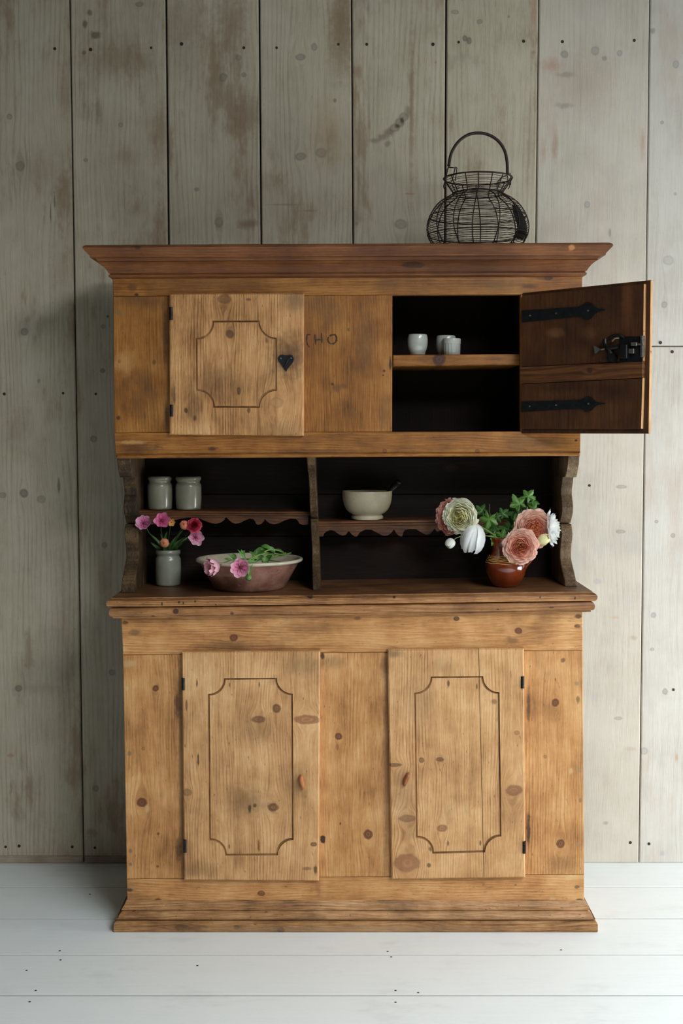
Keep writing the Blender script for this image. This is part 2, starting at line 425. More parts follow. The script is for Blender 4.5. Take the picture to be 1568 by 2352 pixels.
for a in [(46,382,10,10,GREYK,.3,.75,1),(22,268,6,6,GREYK,.3,.7,1),(100,390,60,40,BST,.7,.35,0),(150,215,14,60,BST,.7,.5,0),(150,440,18,40,BST,.6,.55,0),(125,460,2,18,BLACKISH,.3,.6,0),(116,490,1.5,18,BLACKISH,.3,.6,0),
          (220,80,11,9,lin((96,86,76)),.3,.85,0),(206,30,6,6,lin((110,98,84)),.4,.8,0),(195,55,5,8,lin((100,88,76)),.4,.8,0),(193,121,4,4,BLACKISH,.4,.7,1),(320,10,9,5,GREYK,.3,.8,1),(270,135,70,28,BST,.8,.5,0),(227,255,8,24,lin((120,106,90)),.5,.5,0),(277,287,5,5,GREYK,.3,.7,1),(197,368,5,4,GREYK,.3,.7,1),(290,360,40,20,BST,.8,.4,0),(370,300,14,60,BST,.7,.5,0),
          (512,178,8,9,GREYK,.3,.8,1),(503,510,9,11,GREYK,.3,.7,1),(548,132,6,6,GREYK,.3,.7,1),(560,172,6,5,GREYK,.3,.7,1),(530,60,30,80,lin((128,100,74)),.8,.6,0),(565,265,34,36,lin((130,104,80)),.8,.6,0),(415,60,50,60,BST,.8,.5,0),(452,435,6,4,GREYK,.3,.6,0),(570,515,20,10,lin((126,100,84)),.5,.7,0),(392,330,6,40,BST,.6,.6,0),
          (690,131,11,7,GREYK,.3,.8,1),(721,108,6,8,GREYK,.3,.7,1),(690,360,12,8,GREYK,.4,.8,1),(737,351,12,10,GREYK,.4,.7,1),(785,60,26,90,lin((120,86,50)),.8,.7,0),(769,231,4,4,RED,.3,.7,0),(650,470,36,2,lin((130,112,92)),.6,.45,0),(708,484,16,2,lin((130,112,92)),.6,.45,0),(750,310,30,60,lin((176,146,112)),.8,.5,0),
          (862,323,12,5,lin((118,102,84)),.6,.6,0),(878,315,12,6,lin((112,96,78)),.6,.65,0),(893,305,12,7,lin((104,88,70)),.6,.7,0),(906,294,11,8,lin((96,82,64)),.6,.75,.6),(917,282,10,9,lin((92,78,60)),.6,.75,.6),(927,269,9,10,lin((98,84,66)),.6,.7,.6),(936,255,8,10,lin((112,98,80)),.6,.6,0),(912,290,6,4,BLACKISH,.5,.6,0),(923,277,4,6,BLACKISH,.5,.7,0),(890,331,7,6,GREYK,.4,.7,0),(945,240,5,150,BST,.7,.75,0),(920,515,14,10,GREYK,.5,.7,1),(822,165,10,16,lin((150,120,96)),.5,.6,0),(819,514,4,4,GREYK,.3,.6,0),(1000,143,3,3,PINKS,.3,.8,0),(940,445,9,2,PINKS,.4,.8,0),(815,500,14,26,BST,.7,.4,0),
          (1067,88,5,6,lin((84,76,70)),.3,.85,1),(1077,94,5,7,lin((84,76,70)),.3,.85,1),(1045,28,8,5,GREYK,.3,.7,1),(1101,50,6,5,GREYK,.3,.7,1),(1168,38,3,3,GREYK,.3,.6,0),(1225,30,5,30,PINKS,.6,.6,0),(1225,120,4,4,PINKS,.3,.7,0),(1036,280,4,30,BST,.6,.6,0),(1215,330,10,80,BST,.8,.35,0),
          (1296,125,8,8,GREYK,.35,.7,1),(1366,117,9,9,lin((140,140,140)),.35,.7,1),(1422,122,6,6,lin((136,138,140)),.35,.7,1),(1388,134,6,5,GREYK,.3,.6,0),(1348,470,6,7,lin((140,142,146)),.35,.7,1),(1340,195,55,60,lin((176,156,140)),.8,.5,0),(1300,172,16,6,lin((150,138,126)),.5,.7,0),(1295,243,16,6,lin((150,138,126)),.5,.7,0),(1265,150,18,12,PINKS,.7,.55,0),(1274,335,6,32,lin((160,132,112)),.6,.6,0),(1248,350,6,24,PINKS,.6,.45,0),(1400,535,3,10,GREYK,.4,.6,0),(1290,540,40,30,lin((180,160,146)),.8,.4,0),(1475,330,5,30,PINKS,.6,.5,0),
          (1552,148,7,8,lin((146,148,150)),.35,.7,1),(1520,281,4,4,lin((120,126,132)),.35,.8,1),(1498,70,6,6,GREYK,.4,.6,0),(1550,445,4,4,GREYK,.3,.5,0),
          (56,762,8,8,GREYK,.3,.8,1),(55,1133,9,9,lin((84,76,68)),.3,.85,1),(6,1137,8,6,GREYK,.3,.7,1),(95,1147,9,8,GREYK,.5,.6,1),(43,1581,8,7,lin((92,84,78)),.3,.8,1),(89,875,4,5,GREYK,.3,.6,0),(80,1580,50,10,BST,.9,.3,0),(66,1500,10,50,lin((136,116,92)),.6,.6,0),(70,1820,6,50,BST,.6,.6,0),(24,1735,8,4,PINKS,.4,.7,0),(150,1500,20,200,BST,.8,.4,0),(30,980,30,50,BST,.8,.45,0),(140,620,20,60,BST,.8,.4,0),(135,1116,3,16,BLACKISH,.4,.6,0),
          (236,851,5,5,lin((100,94,88)),.3,.8,1),(215,1008,7,7,GREYK,.3,.8,1),(240,1252,6,7,GREYK,.3,.7,1),(257,1544,7,7,GREYK,.3,.7,1),(220,1811,7,7,GREYK,.3,.8,1),(247,727,3,3,BLACKISH,.3,.7,0),(237,750,5,5,GREYK,.3,.7,1),(240,1340,14,50,BST,.8,.5,0),(207,1910,10,10,BST,.6,.5,0),(215,720,6,20,BST,.7,.5,0),
          (1427,1118,11,4,GREYK,.4,.6,1),(1425,1221,11,4,GREYK,.4,.6,1),(1372,1335,8,6,lin((168,166,164)),.4,.6,0),(1410,1418,9,3,lin((196,160,128)),.5,.6,0),(1455,1465,8,5,lin((168,146,120)),.5,.6,0),(1420,1650,9,4,GREYK,.4,.6,1),(1446,1720,14,5,PINKS,.5,.35,0),(1365,1600,8,10,lin((176,174,172)),.5,.5,0),(1390,1890,6,4,GREYK,.4,.5,0),
          (1500,1413,6,6,lin((140,138,136)),.35,.75,1),(1545,1230,5,5,GREYK,.35,.7,1),(1507,1198,4,4,GREYK,.35,.7,1),(1527,1588,6,7,GREYK,.35,.75,1),(1479,1725,8,8,lin((160,158,156)),.4,.7,1),(1525,700,6,7,GREYK,.4,.6,1),(1497,1491,5,4,GREYK,.4,.6,1),(1553,1740,3,8,lin((186,140,104)),.5,.7,0),(1520,1960,5,6,lin((160,164,168)),.4,.6,0),(1535,598,12,10,lin((160,158,154)),.5,.6,1)]:
    px, py, rx, rz, col, soft, stn, bend = a
    wm.append(K(px, py, rx, rz, WALL_Y, col, soft + .12, stn * (.72 if bend else .9), bend * 0.8))
pair = list(zip(S[:-1], S[1:], gaps[:-1], gaps[1:]))
planks = []
for i, (l, r, gl, gr) in enumerate(pair):
    def inx(m):
        t = m[1] / ROOM_H
        return l[0] + (l[1] - l[0]) * t <= m[0] <= r[0] + (r[1] - r[0]) * t
    mk = [m for m in wm if inx(m)]
    right = l[0] > 0.55
    wide_mid = right and l[0] < 0.85
    stain = (lin((136, 108, 80)), 0.62) if not right else (lin((186, 164, 146)), 0.4)
    mt = wood('limewashed_plank_%d' % i, 'Z', marks=mk, ringf=380, ringa=0.50 if not right else 0.26, streak=0.40 if not right else 0.28, blotch=0.45, stain=stain,
              grime=lin((146, 132, 114)) if not right else lin((184, 178, 170)), grime_s=0.5, fleck=lin((120, 104, 86)), fleck_s=0.35 if not right else 0.15, rough=0.62, bump=0.3, spec=0.25, **(WASHM if wide_mid else WASHR if right else WASH))
    pieces = [(0.0, ROOM_H)]
    if abs(l[0] - S[12][0]) < 1e-6:
        zj = at(1530, 795, WALL_Y).z
        pieces = [(0.0, zj - 0.0012), (zj + 0.0012, ROOM_H)]
    for (z0, z1) in pieces:
        def X(e, z, s): return e[0] + (e[1] - e[0]) * z / ROOM_H + s
        q = [(X(l, z1, gl / 2), z1), (X(r, z1, -gr / 2), z1), (X(r, z0, -gr / 2), z0), (X(l, z0, gl / 2), z0)]
        b = MB(); b.slab(q, WALL_Y + random.uniform(-0.001, 0.001), WALL_Y + 0.030, 0.0035)
        o = b.build('plank', mt, wall_back)
        planks.append((o, l, r, z0, z1))
def host_plank(p):
    for (o, l, r, z0, z1) in planks:
        t = p.z / ROOM_H
        if l[0] + (l[1] - l[0]) * t <= p.x <= r[0] + (r[1] - r[0]) * t and z0 <= p.z <= z1: return o
    return wall_back
for (px, py) in [(126,112),(208,114),(347,110),(417,101),(560,110),(635,110),(777,102),(842,102),(994,102),(1053,97),(1202,95),(1291,96),(1456,93),
                 (10,905),(145,903),(220,905),(13,1945),(44,1943),(166,1945),(218,1947),(1447,1935),(1490,1938),(1353,1115),(1516,787),(1543,808),(1546,1584)]:
    p = at(px, py, WALL_Y)
    b = MB(); b.tube([(p.x, WALL_Y + 0.004, p.z), (p.x, WALL_Y - 0.0016, p.z)], size(3.6, WALL_Y) * random.uniform(0.8, 1.15), 8)
    b.build('nail', m_hole, host_plank(p))
# low skirting strip
m_skirt = wood('skirting_wood', 'X', marks=[], ringf=700, ringa=0.3, streak=0.5, blotch=0.6, dark=lin((120, 98, 78)), mid=lin((168, 152, 134)), light=lin((200, 190, 176)),
               grime=lin((120, 96, 74)), grime_s=0.5, rough=0.6)
zt = at(100, 1967, WALL_Y - 0.008).z
b = MB()
b.slab([(S[0][0], zt), (at(192, 1975, WALL_Y).x - 0.002, zt), (at(192, 1975, WALL_Y).x - 0.002, 0.0), (S[0][0], 0.0)], WALL_Y - 0.007, WALL_Y - 0.001, 0.003)
bb = b.build('baseboard_back', m_skirt); structure(bb, 'low worn skirting strip along the plank wall foot', 'baseboard')
b = MB()
b.slab([(at(194, 1975, WALL_Y).x, zt), (at(420, 1975, WALL_Y).x, zt), (at(420, 1975, WALL_Y).x, 0.0), (at(194, 1975, WALL_Y).x, 0.0)], WALL_Y - 0.006, WALL_Y - 0.001, 0.003)
b.build('board', m_skirt, bb)

# right wall with the window, left and rear walls, ceiling
m_plaster = plain('grey_plaster', (150, 146, 138), 0.8, var=0.06, vscale=6)
m_dim = plain('dim_plaster', (96, 92, 86), 0.85, var=0.08, vscale=5)
m_pale = plain('pale_plaster', (214, 210, 200), 0.8, var=0.05, vscale=5)
m_frame = plain('window_paint', (214, 214, 208), 0.5, var=0.05)
y_end = WALL_Y + 0.03
b = MB()
for (ya, yb, za, zb) in [(ROOM_Y0, WIN_Y0, 0, ROOM_H), (WIN_Y1, y_end, 0, ROOM_H), (WIN_Y0, WIN_Y1, 0, WIN_Z0), (WIN_Y0, WIN_Y1, WIN_Z1, ROOM_H)]:
    b.box((WIN_X, ya, za), (WIN_X + 0.25, yb, zb))
structure(b.build('wall_right', m_dim), 'plastered right wall with a low window', 'wall')
b = MB()
for (ya, yb, za, zb) in [(WIN_Y0, WIN_Y0 + .04, WIN_Z0, WIN_Z1), (WIN_Y1 - .04, WIN_Y1, WIN_Z0, WIN_Z1), (WIN_Y0 + .04, WIN_Y1 - .04, WIN_Z0, WIN_Z0 + .04), (WIN_Y0 + .04, WIN_Y1 - .04, WIN_Z1 - .04, WIN_Z1)]:
    b.box((WIN_X + 0.02, ya, za), (WIN_X + 0.07, yb, zb))
w1 = b.build('window_1', m_frame); structure(w1, 'low white framed window in the right wall', 'window')
yy = (WIN_Y0 + WIN_Y1) / 2
b = MB(); b.box((WIN_X + 0.03, yy - .02, WIN_Z0 + .04), (WIN_X + 0.06, yy + .02, WIN_Z1 - .04)); b.build('mullion', m_frame, w1)
b = MB(); b.box((ROOM_X0 - 0.1, ROOM_Y0, 0), (ROOM_X0, y_end, ROOM_H)); structure(b.build('wall_left', m_dim), 'dim plastered left wall', 'wall')
b = MB(); b.box((ROOM_X0, ROOM_Y0 - 0.1, 0), (ROOM_X1, ROOM_Y0, ROOM_H)); structure(b.build('wall_front', m_dim), 'dim plastered wall behind the viewer', 'wall')
b = MB()
(rx0, rx1, ra0, ra1), (_, _, rb0, rb1) = ROOFLIGHTS
cy0, cy1, cx0, cx1 = ROOM_Y0 - 0.1, WALL_Y + 0.12, ROOM_X0 - 0.1, ROOM_X1 + 0.25
for (xa_, xb_, ya_, yb_) in [(cx0, rx0, cy0, cy1), (rx1, cx1, cy0, cy1), (rx0, rx1, ra1, cy1), (rx0, rx1, rb1, ra0), (rx0, rx1, cy0, rb0)]:
    b.box((xa_, ya_, ROOM_H), (xb_, yb_, ROOM_H + 0.1))
structure(b.build('ceiling', m_dim), 'dim plastered ceiling pierced by two rooflights', 'ceiling')
for k, (xa_, xb_, ya_, yb_) in enumerate(ROOFLIGHTS):
    b = MB()
    for (x0_, x1_, y0_, y1_) in [(xa_, xa_ + .04, ya_, yb_), (xb_ - .04, xb_, ya_, yb_), (xa_ + .04, xb_ - .04, ya_, ya_ + .04), (xa_ + .04, xb_ - .04, yb_ - .04, yb_)]:
        b.box((x0_, y0_, ROOM_H + .01), (x1_, y1_, ROOM_H + .05))
    structure(b.build('window_%d' % (k + 2), m_frame), ('rooflight frame in the ceiling nearer the planks', 'rooflight frame in the ceiling nearer the viewer')[k], 'rooflight')

# ================================================================ HUTCH CABINET
YL = 0.035          # face of the lower carcass
YU = 0.090          # face of the upper cupboard
YBACK = 0.440       # back of the whole piece
YREC = 0.385        # back boards of the open recess
cab = thing('hutch_cabinet', (0.02, 0.22, 0.0), 'tall waxed pine hutch cabinet with one upper door standing open', 'cabinet')
def q(c, Y): return [(at(p[0], p[1], Y).x, at(p[0], p[1], Y).z) for p in c]
def board(name, c, Y, th, mat, ch=0.003, parent=cab):
    b = MB(); b.slab(q(c, Y), Y, Y + th, ch)
    return b.build(name, mat, parent)
G = dict(grime=GRIME, fleck=KDARK)

# ---- lower carcass
m_rail_lt = wood('pine_lower_top_rail', 'X', marks=[K(537,1465,9,8,YL,KNOT,.25,.95), K(1048,1421,7,5,YL,KDARK,.3,.9), K(1190,1449,8,7,YL,KNOT,.3,.9), K(1175,1472,14,9,YL,GRIME,.6,.6,0), K(308,1452,12,7,YL,GRIME,.5,.6,0), K(820,1420,8,4,YL,KDARK,.5,.6,0),
              K(1328,1416,8,5,YL,KDARK,.4,.8,0), K(1326,1438,7,4,YL,KDARK,.4,.7,0), K(287,1430,8,5,YL,KDARK,.4,.7,0), K(530,1485,70,14,YL,GRIME,.8,.55,0), K(720,1445,60,12,YL,GRIME,.8,.35,0), K(285,1490,7,4,YL,PALEK,.5,.6,0), K(545,1432,40,10,YL,RED,.8,.4,0)], grime_s=0.45, **G, **PINE)
m_stile_l1 = wood('pine_lower_left_stile', 'Z', marks=[K(357,1581,7,7,YL,KNOT,.25,.95), K(326,1843,11,11,YL,KNOT,.2,.95,1.6), K(292,1582,4,6,YL,PALEK,.4,.7,0), K(297,1730,4,6,YL,lin((120,100,76)),.4,.8,0), K(329,1720,4,4,YL,RED,.3,.7), K(363,1915,3,3,YL,KNOT,.3,.8),
              K(408,1620,7,28,YL,KDARK,.6,.75,0), K(410,1950,7,22,YL,GRIME,.6,.8,0), K(300,1955,4,5,YL,lin((120,100,76)),.4,.8,0), K(300,1985,4,4,YL,lin((120,100,76)),.4,.8,0), K(362,1990,3,3,YL,KNOT,.3,.8), K(338,1857,5,8,YL,PALEK,.5,.6,0), K(300,1525,14,8,YL,PALEK,.6,.5,0), K(415,1760,5,260,YL,GRIME,.7,.45,0)], grime_s=0.3, **G, **PINE)  # long grime-coloured strip along the door's left edge paints its shadow
m_stile_l2 = wood('pine_lower_mid_stile', 'Z', marks=[K(777,1691,8,8,YL,KNOT,.2,.95), K(845,1917,10,11,YL,KNOT,.2,.95,1.5), K(775,1716,4,7,YL,RED,.4,.7,0), K(781,1892,2,3,YL,KDARK,.3,.8,0), K(741,1928,6,9,YL,BLACKISH,.25,.95,0), K(740,1507,5,8,YL,BLACKISH,.3,.9,0), K(882,1530,8,20,YL,GRIME,.7,.5,0), K(760,1520,30,14,YL,GRIME,.8,.4,0), K(886,1760,6,260,YL,GRIME,.7,.45,0)], grime_s=0.3, **G, **PINE)  # tall strip beside the right door: its shadow painted on the stile
m_stile_l3 = wood('pine_lower_right_stile', 'Z', marks=[K(1275,1614,8,9,YL,KNOT,.25,.95,1.5), K(1287,1938,9,10,YL,KNOT,.25,.9,1.5), K(1293,1516,5,5,YL,KNOT,.4,.7,0), K(1324,1570,5,5,YL,lin((150,124,90)),.4,.8,0), K(1327,1607,4,8,YL,lin((110,88,60)),.4,.8,0), K(1329,1769,5,6,YL,lin((150,124,90)),.4,.8,0), K(1311,1771,4,7,YL,PALEK,.4,.7,0), K(1332,1838,4,5,YL,lin((130,104,76)),.4,.8,0), K(1328,1941,5,5,YL,lin((150,124,90)),.4,.8,0),
              K(1213,1620,4,40,YL,BLACKISH,.6,.7,0), K(1213,1905,4,36,YL,BLACKISH,.5,.85,0), K(1252,1738,4,4,YL,RED,.4,.6), K(1290,1985,30,20,YL,GRIME,.8,.4,0)], grime_s=0.3, **G, **PINE)
m_rail_lb = wood('pine_lower_bottom_rail', 'X', marks=[K(600,2052,8,6,YL,KNOT,.35,.85), K(362,2070,8,7,YL,KNOT,.35,.85), K(298,2044,7,4,YL,KDARK,.4,.8,0), K(298,2074,6,4,YL,KDARK,.4,.7,0), K(1325,2037,6,4,YL,lin((110,92,66)),.3,.85,0), K(1331,2067,9,4,YL,lin((96,76,54)),.3,.85,0), K(1269,2067,7,8,YL,PALEK,.5,.6,0), K(1315,2014,24,6,YL,lin((220,182,126)),.6,.6,0), K(730,2035,6,20,YL,RED,.6,.5,0)], grime_s=0.4, **G, **PINE)
board('top_rail', [(278,1417),(1338,1404),(1338,1493),(282,1504)], YL, 0.03, m_rail_lt, 0.0015)
board('stile', [(282,1505),(446,1503),(446,2017.5),(291,2019)], YL, 0.03, m_stile_l1, 0.0015)
board('stile', [(712,1500.5),(915,1498.5),(915,2013),(712,2015)], YL, 0.03, m_stile_l2, 0.0015)
board('stile', [(1180,1495.5),(1338,1494),(1341,2008.5),(1180,2010)], YL, 0.03, m_stile_l3, 0.0015)
board('bottom_rail', [(291,2020),(1341,2009.5),(1341,2084),(292,2088)], YL, 0.03, m_rail_lb, 0.0015)
m_side = wood('pine_cabinet_side', 'S', marks=[], grime_s=0.5, **G, **HONEY)
m_in = wood('shaded_interior', 'Z', marks=[], ringf=600, ringa=0.3, streak=0.5, blotch=0.6, rough=0.7, spec=0.15, **SHADE_BROWN)
m_inx = wood('shaded_interior_flat', 'F', marks=[], ringf=600, ringa=0.3, streak=0.5, blotch=0.6, rough=0.7, spec=0.15, **SHADE_BROWN)
def side_panel(name, top, bot, Yf, Yb, th, out, mat):
    """upright side board between pixel points on its outer front arris; out=-1 left, +1 right"""
    A, B = at(top[0], top[1], Yf), at(bot[0], bot[1], Yf)
    vs = []
    for P in (A, B):
        for y in (Yf + 0.0302, Yb):
            for t in (0, th): vs.append((P.x - out * t, y, P.z))
    b = MB(); b.add(vs, [(0,1,5,4),(2,6,7,3),(0,4,6,2),(1,3,7,5),(0,2,3,1),(4,5,7,6)])
    return b.build(name, mat, cab)
side_panel('side_panel', (279,1410), (292,2086), YL, YBACK, 0.022, -1, m_side)
side_panel('side_panel', (1338,1400), (1341,2082), YL, YBACK, 0.022, 1, m_side)
xl, xr = at(292, 2080, YL).x, at(1341, 2080, YL).x
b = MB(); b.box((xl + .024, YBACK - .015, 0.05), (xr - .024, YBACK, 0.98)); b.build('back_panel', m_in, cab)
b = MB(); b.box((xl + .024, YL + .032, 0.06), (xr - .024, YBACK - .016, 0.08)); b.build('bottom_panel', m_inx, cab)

# ---- swept mouldings round the front and both ends
def sweep(name, prof, xl, xr, yf, yb, tilt, mat, top_mat=None):
    """prof: (overhang, z) from top to bottom; mitred at the two front corners"""
    vs, fs = [], []
    xm = (xl + xr) / 2
    for (o, z) in prof:
        a, c = xl - o, xr + o
        for (x, y) in ((a, yb), (a, yf - o), (c, yf - o), (c, yb)):
            vs.append((x, y, z + tilt * (x - xm)))
    n = len(prof)
    for i in range(n - 1):
        for k in range(3):
            fs.append((i * 4 + k, i * 4 + k + 1, (i + 1) * 4 + k + 1, (i + 1) * 4 + k))
    fs.append((0, 1, 2, 3)); e = (n - 1) * 4; fs.append((e + 3, e + 2, e + 1, e))
    fs.append(tuple(i * 4 for i in range(n))); fs.append(tuple(i * 4 + 3 for i in range(n - 1, -1, -1)))
    b = MB(); b.add(vs, fs)
    o = b.build(name, mat, cab, smooth=True, angle=28)
    if top_mat is not None:
        o.data.materials.append(top_mat)
        for pl in o.data.polygons:
            if pl.normal.z > 0.95: pl.material_index = 1
    return o
def zat(py, Y, px=800): return at(px, py, Y).z
YC = YL - 0.036
m_counter = wood('pine_counter', 'X', marks=[K(712,1369,6,6,YC,KDARK,.3,.95,.6), K(372,1387,2,5,YC,BLACKISH,.3,.9,0), K(411,1383,2,3,YC,BLACKISH,.3,.9,0), K(421,1385,2,3,YC,BLACKISH,.3,.9,0), K(448,1381,1.5,3,YC,BLACKISH,.3,.9,0), K(495,1389,2,2,YC,BLACKISH,.3,.9,0), K(905,1372,3,3,YC,BLACKISH,.3,.9,0), K(1240,1372,2,3,YC,BLACKISH,.3,.9,0), K(1320,1374,2,4,YC,BLACKISH,.3,.9,0)], ringf=900, ringa=0.7, streak=0.8, grime_s=0.5, **G, **MOULD)
m_ctop = wood('shaded_worn_counter_surface', 'F', marks=[], ringf=500, ringa=0.5, streak=0.7, blotch=0.9, rough=0.5, grime=lin((48, 28, 15)), grime_s=0.6, dark=lin((52, 30, 16)), mid=lin((96, 62, 37)), light=lin((140, 98, 62)))  # top darker than the edge: recess shade put into the colour, with wear
m_mould = wood('pine_counter_moulding', 'X', marks=[K(403,1405,6,6,YC,BLACKISH,.3,.95,.8), K(350,1416,4,2,YC,BLACKISH,.3,.8,0), K(1266,1396,6,2,YC,BLACKISH,.3,.8,0), K(532,1411,4,4,YC,BLACKISH,.5,.7,0), K(1144,1400,3,2,YC,BLACKISH,.3,.8,0)], ringf=700, grime_s=0.5, **G, **MOULD)
tiltc = -(at(1338, 1360, YC).z - at(280, 1374, YC).z) / (at(1338, 1360, YC).x - at(280, 1374, YC).x) * -1
xl, xr = at(278, 1400, YL).x, at(1337, 1400, YL).x
ZC = zat(1367, YC)
o0 = 0.036
def arc(cx, cz, r, a0, a1, n=6, sx=1.0): return [(cx + sx * r * math.cos(R(a0 + (a1 - a0) * i / n)), cz + r * math.sin(R(a0 + (a1 - a0) * i / n))) for i in range(n + 1)]
zb1 = zat(1388, YC)
sweep('counter_top', [(o0 - .012, ZC), (o0 - .0115, ZC - .003), (o0 - .006, ZC - .005), (o0 - .001, ZC - .009), (o0 + .001, ZC - .014), (o0, ZC - .021), (o0 - .003, zb1 + .001), (o0 - .006, zb1)], xl, xr, YL, YBACK, tiltc, m_counter, m_ctop)
zb2 = zat(1414, YC + .01)
hm = zb1 - zb2
sweep('counter_moulding', [(.030, zb1 - .0005)] + arc(.0145, zb1 - .017, .0165, 82, -38, 8) + [(.0235, zb2 + .0065), (.021, zb2 + .006), (.021, zb2 + .001), (.012, zb2)], xl, xr, YL, YBACK - .01, tiltc, m_mould)
# ---- plinth
xl, xr = at(292, 2086, YL).x, at(1341, 2084, YL).x
m_plinth = wood('pine_plinth', 'X', marks=[K(645,2136,8,6,0,KDARK,.4,.85), K(412,2130,10,6,0,GRIME,.5,.7), K(543,2130,6,5,0,GRIME,.5,.7), K(800,2134,300,6,0,lin((150,122,92)),.8,.5,0)], ringf=800, streak=0.8, fleck_s=0.75, grime_s=0.55, **G, **PLIN)
z0 = zat(2085, YL - .01); z1 = zat(2116, 0.004)
sweep('plinth_moulding', [(.0015, z0 + .020), (.004, z0 + .012), (.009, z0 + .004), (.013, z0), (.0140, z0 - .005), (.0085, z0 - .0065), (.0085, z0 - .0085), (.0150, z0 - .012), (.0215, z0 - .020), (.0262, z0 - .029), (.028, z1 + .007), (.027, z1 + .0035), (.0215, z1 + .002), (.0215, z1)], xl, xr, YL, YBACK - .01, 0, m_plinth)
sweep('plinth', [(.020, z1 - .0003), (.028, z1 - .0008), (.0325, z1 - .004), (.0345, z1 - .009), (.035, .004), (.033, 0.0)], xl, xr, YL, YBACK, 0, m_plinth)

# ---- carved doors
def notch_loop(c, Y, rp):
    P = [Vector(p) for p in q(c, Y)]           # TL TR BR BL
    r = size(rp, Y)
    pts = []
    dirs = [((0, -1), (1, 0)), ((-1, 0), (0, -1)), ((0, 1), (-1, 0)), ((1, 0), (0, 1))]
    for (p, (d0, d1)) in zip(P, dirs):
        d0, d1 = Vector(d0), Vector(d1)
        pts.append(p + d0 * r)
        for k in range(9):
            a = R(8 + 74 * k / 8)
            pts.append(p + d0 * (r * math.cos(a)) + d1 * (r * math.sin(a)))
        pts.append(p + d1 * r)
    return pts                                  # clockwise from TL
m_groove = wood('grimy_groove', 'Z', marks=[], ringa=0.1, streak=0.5, blotch=1.2, rough=0.7, dark=lin((96, 68, 44)), mid=lin((150, 110, 72)), light=lin((190, 146, 100)))
def carved_door(corner, pan, rp, Y, th, depth, mat, splits, gap=0.0011, bead=None):
    out = q(corner, Y)
    c = 0.0035
    cx = sum(p[0] for p in out) / 4; cz = sum(p[1] for p in out) / 4
    inn = [(p[0] - math.copysign(c, p[0] - cx), p[1] - math.copysign(c, p[1] - cz)) for p in out]
    loop = notch_loop(pan, Y, rp)
    lc = Vector((sum(p.x for p in loop) / len(loop), sum(p.y for p in loop) / len(loop)))
    def inset(p, k): return Vector((p.x - math.copysign(k, p.x - lc.x), p.y - math.copysign(k, p.y - lc.y)))
    bm = bmesh.new()
    vi = [bm.verts.new((p[0], Y, p[1])) for p in inn]
    vo = [bm.verts.new((p[0], Y + c, p[1])) for p in out]
    vb = [bm.verts.new((p[0], Y + th, p[1])) for p in out]
    l0 = [bm.verts.new((p.x, Y, p.y)) for p in loop]
    l1 = [bm.verts.new((inset(p, .0012).x, Y + depth, inset(p, .0012).y)) for p in loop]
    l2 = [bm.verts.new((inset(p, .0052).x, Y + depth - .0040, inset(p, .0052).y)) for p in loop]
    n = len(loop)
    ed = [bm.edges.new((vi[k], vi[(k + 1) % 4])) for k in range(4)] + [bm.edges.new((l0[k], l0[(k + 1) % n])) for k in range(n)]
    bmesh.ops.triangle_fill(bm, use_beauty=True, use_dissolve=False, edges=ed)
    for k in range(4):
        j = (k + 1) % 4
        bm.faces.new((vi[k], vi[j], vo[j], vo[k])); bm.faces.new((vo[k], vo[j], vb[j], vb[k]))
    bm.faces.new(vb)
    for k in range(n):
        j = (k + 1) % n
        bm.faces.new((l0[k], l0[j], l1[j], l1[k])); bm.faces.new((l1[k], l1[j], l2[j], l2[k]))
    bm.faces.new(l2)
    bmesh.ops.recalc_face_normals(bm, faces=bm.faces)
    lines = []
    for (pa, pb) in splits:
        A, B = at(pa[0], pa[1], Y), at(pb[0], pb[1], Y)
        d = (B - A).normalized(); nrm = Vector((-d.z, 0, d.x))
        if nrm.x < 0: nrm = -nrm
        lines.append((A, nrm))
    lines.sort(key=lambda t: t[0].x)
    base = Vector((min(p[0] for p in out), Y + th, min(p[1] for p in out)))
    root = bpy.data.objects.new('door', None); COL.objects.link(root); root.location = base; attach(root, cab)
    for k in range(len(lines) + 1):
        bb = bm.copy()
        for (ln, keep) in ((lines[k - 1] if k > 0 else None, 1), (lines[k] if k < len(lines) else None, -1)):
            if ln is None: continue
            g = bmesh.ops.bisect_plane(bb, geom=bb.verts[:] + bb.edges[:] + bb.faces[:], plane_co=ln[0] + ln[1] * (keep * gap / 2), plane_no=ln[1] * keep, clear_inner=True)
            cut = [e for e in g['geom_cut'] if isinstance(e, bmesh.types.BMEdge)]
            bmesh.ops.edgenet_fill(bb, edges=cut)
        bmesh.ops.recalc_face_normals(bb, faces=bb.faces)
        me = bpy.data.meshes.new('board'); bb.to_mesh(me); bb.free()
        ob = link('board', me, mat, root)
        me.materials.append(m_groove)
        for pl in me.polygons:
            ys = [me.vertices[i].co.y for i in pl.vertices]
            if max(ys) > Y + depth - .001 and max(ys) < Y + depth + .001 and min(ys) < Y + depth - .001: pl.material_index = 1
    bm.free()
    return root
m_iron = plain('blackened_iron', (44, 44, 46), 0.42, 0.85, var=0.35, vscale=120, bump=0.2)
m_steel = plain('worn_steel', (150, 148, 142), 0.35, 0.95, var=0.25, vscale=90, bump=0.1)
def barrel_hinge(px, py, Y, door, h=28):
    p = at(px, py, Y); r = size(4.0, Y); L = size(h, Y) / 2
    b = MB(); b.lathe([(.0005, -L), (r, -L), (r, -L * .36), (r * .8, -L * .34), (r * .8, -L * .30), (r, -L * .28), (r, L * .32), (r * .8, L * .34), (r * .8, L * .38), (r, L * .4), (r, L), (.0005, L)], (p.x, Y - .001, p.z), 12)
    b.cbox((p.x - r * .9, Y - .0005, p.z - L), (p.x + r * .9, Y + .006, p.z + L), .0005)
    return b.build('hinge', m_iron, door, smooth=True, angle=35)
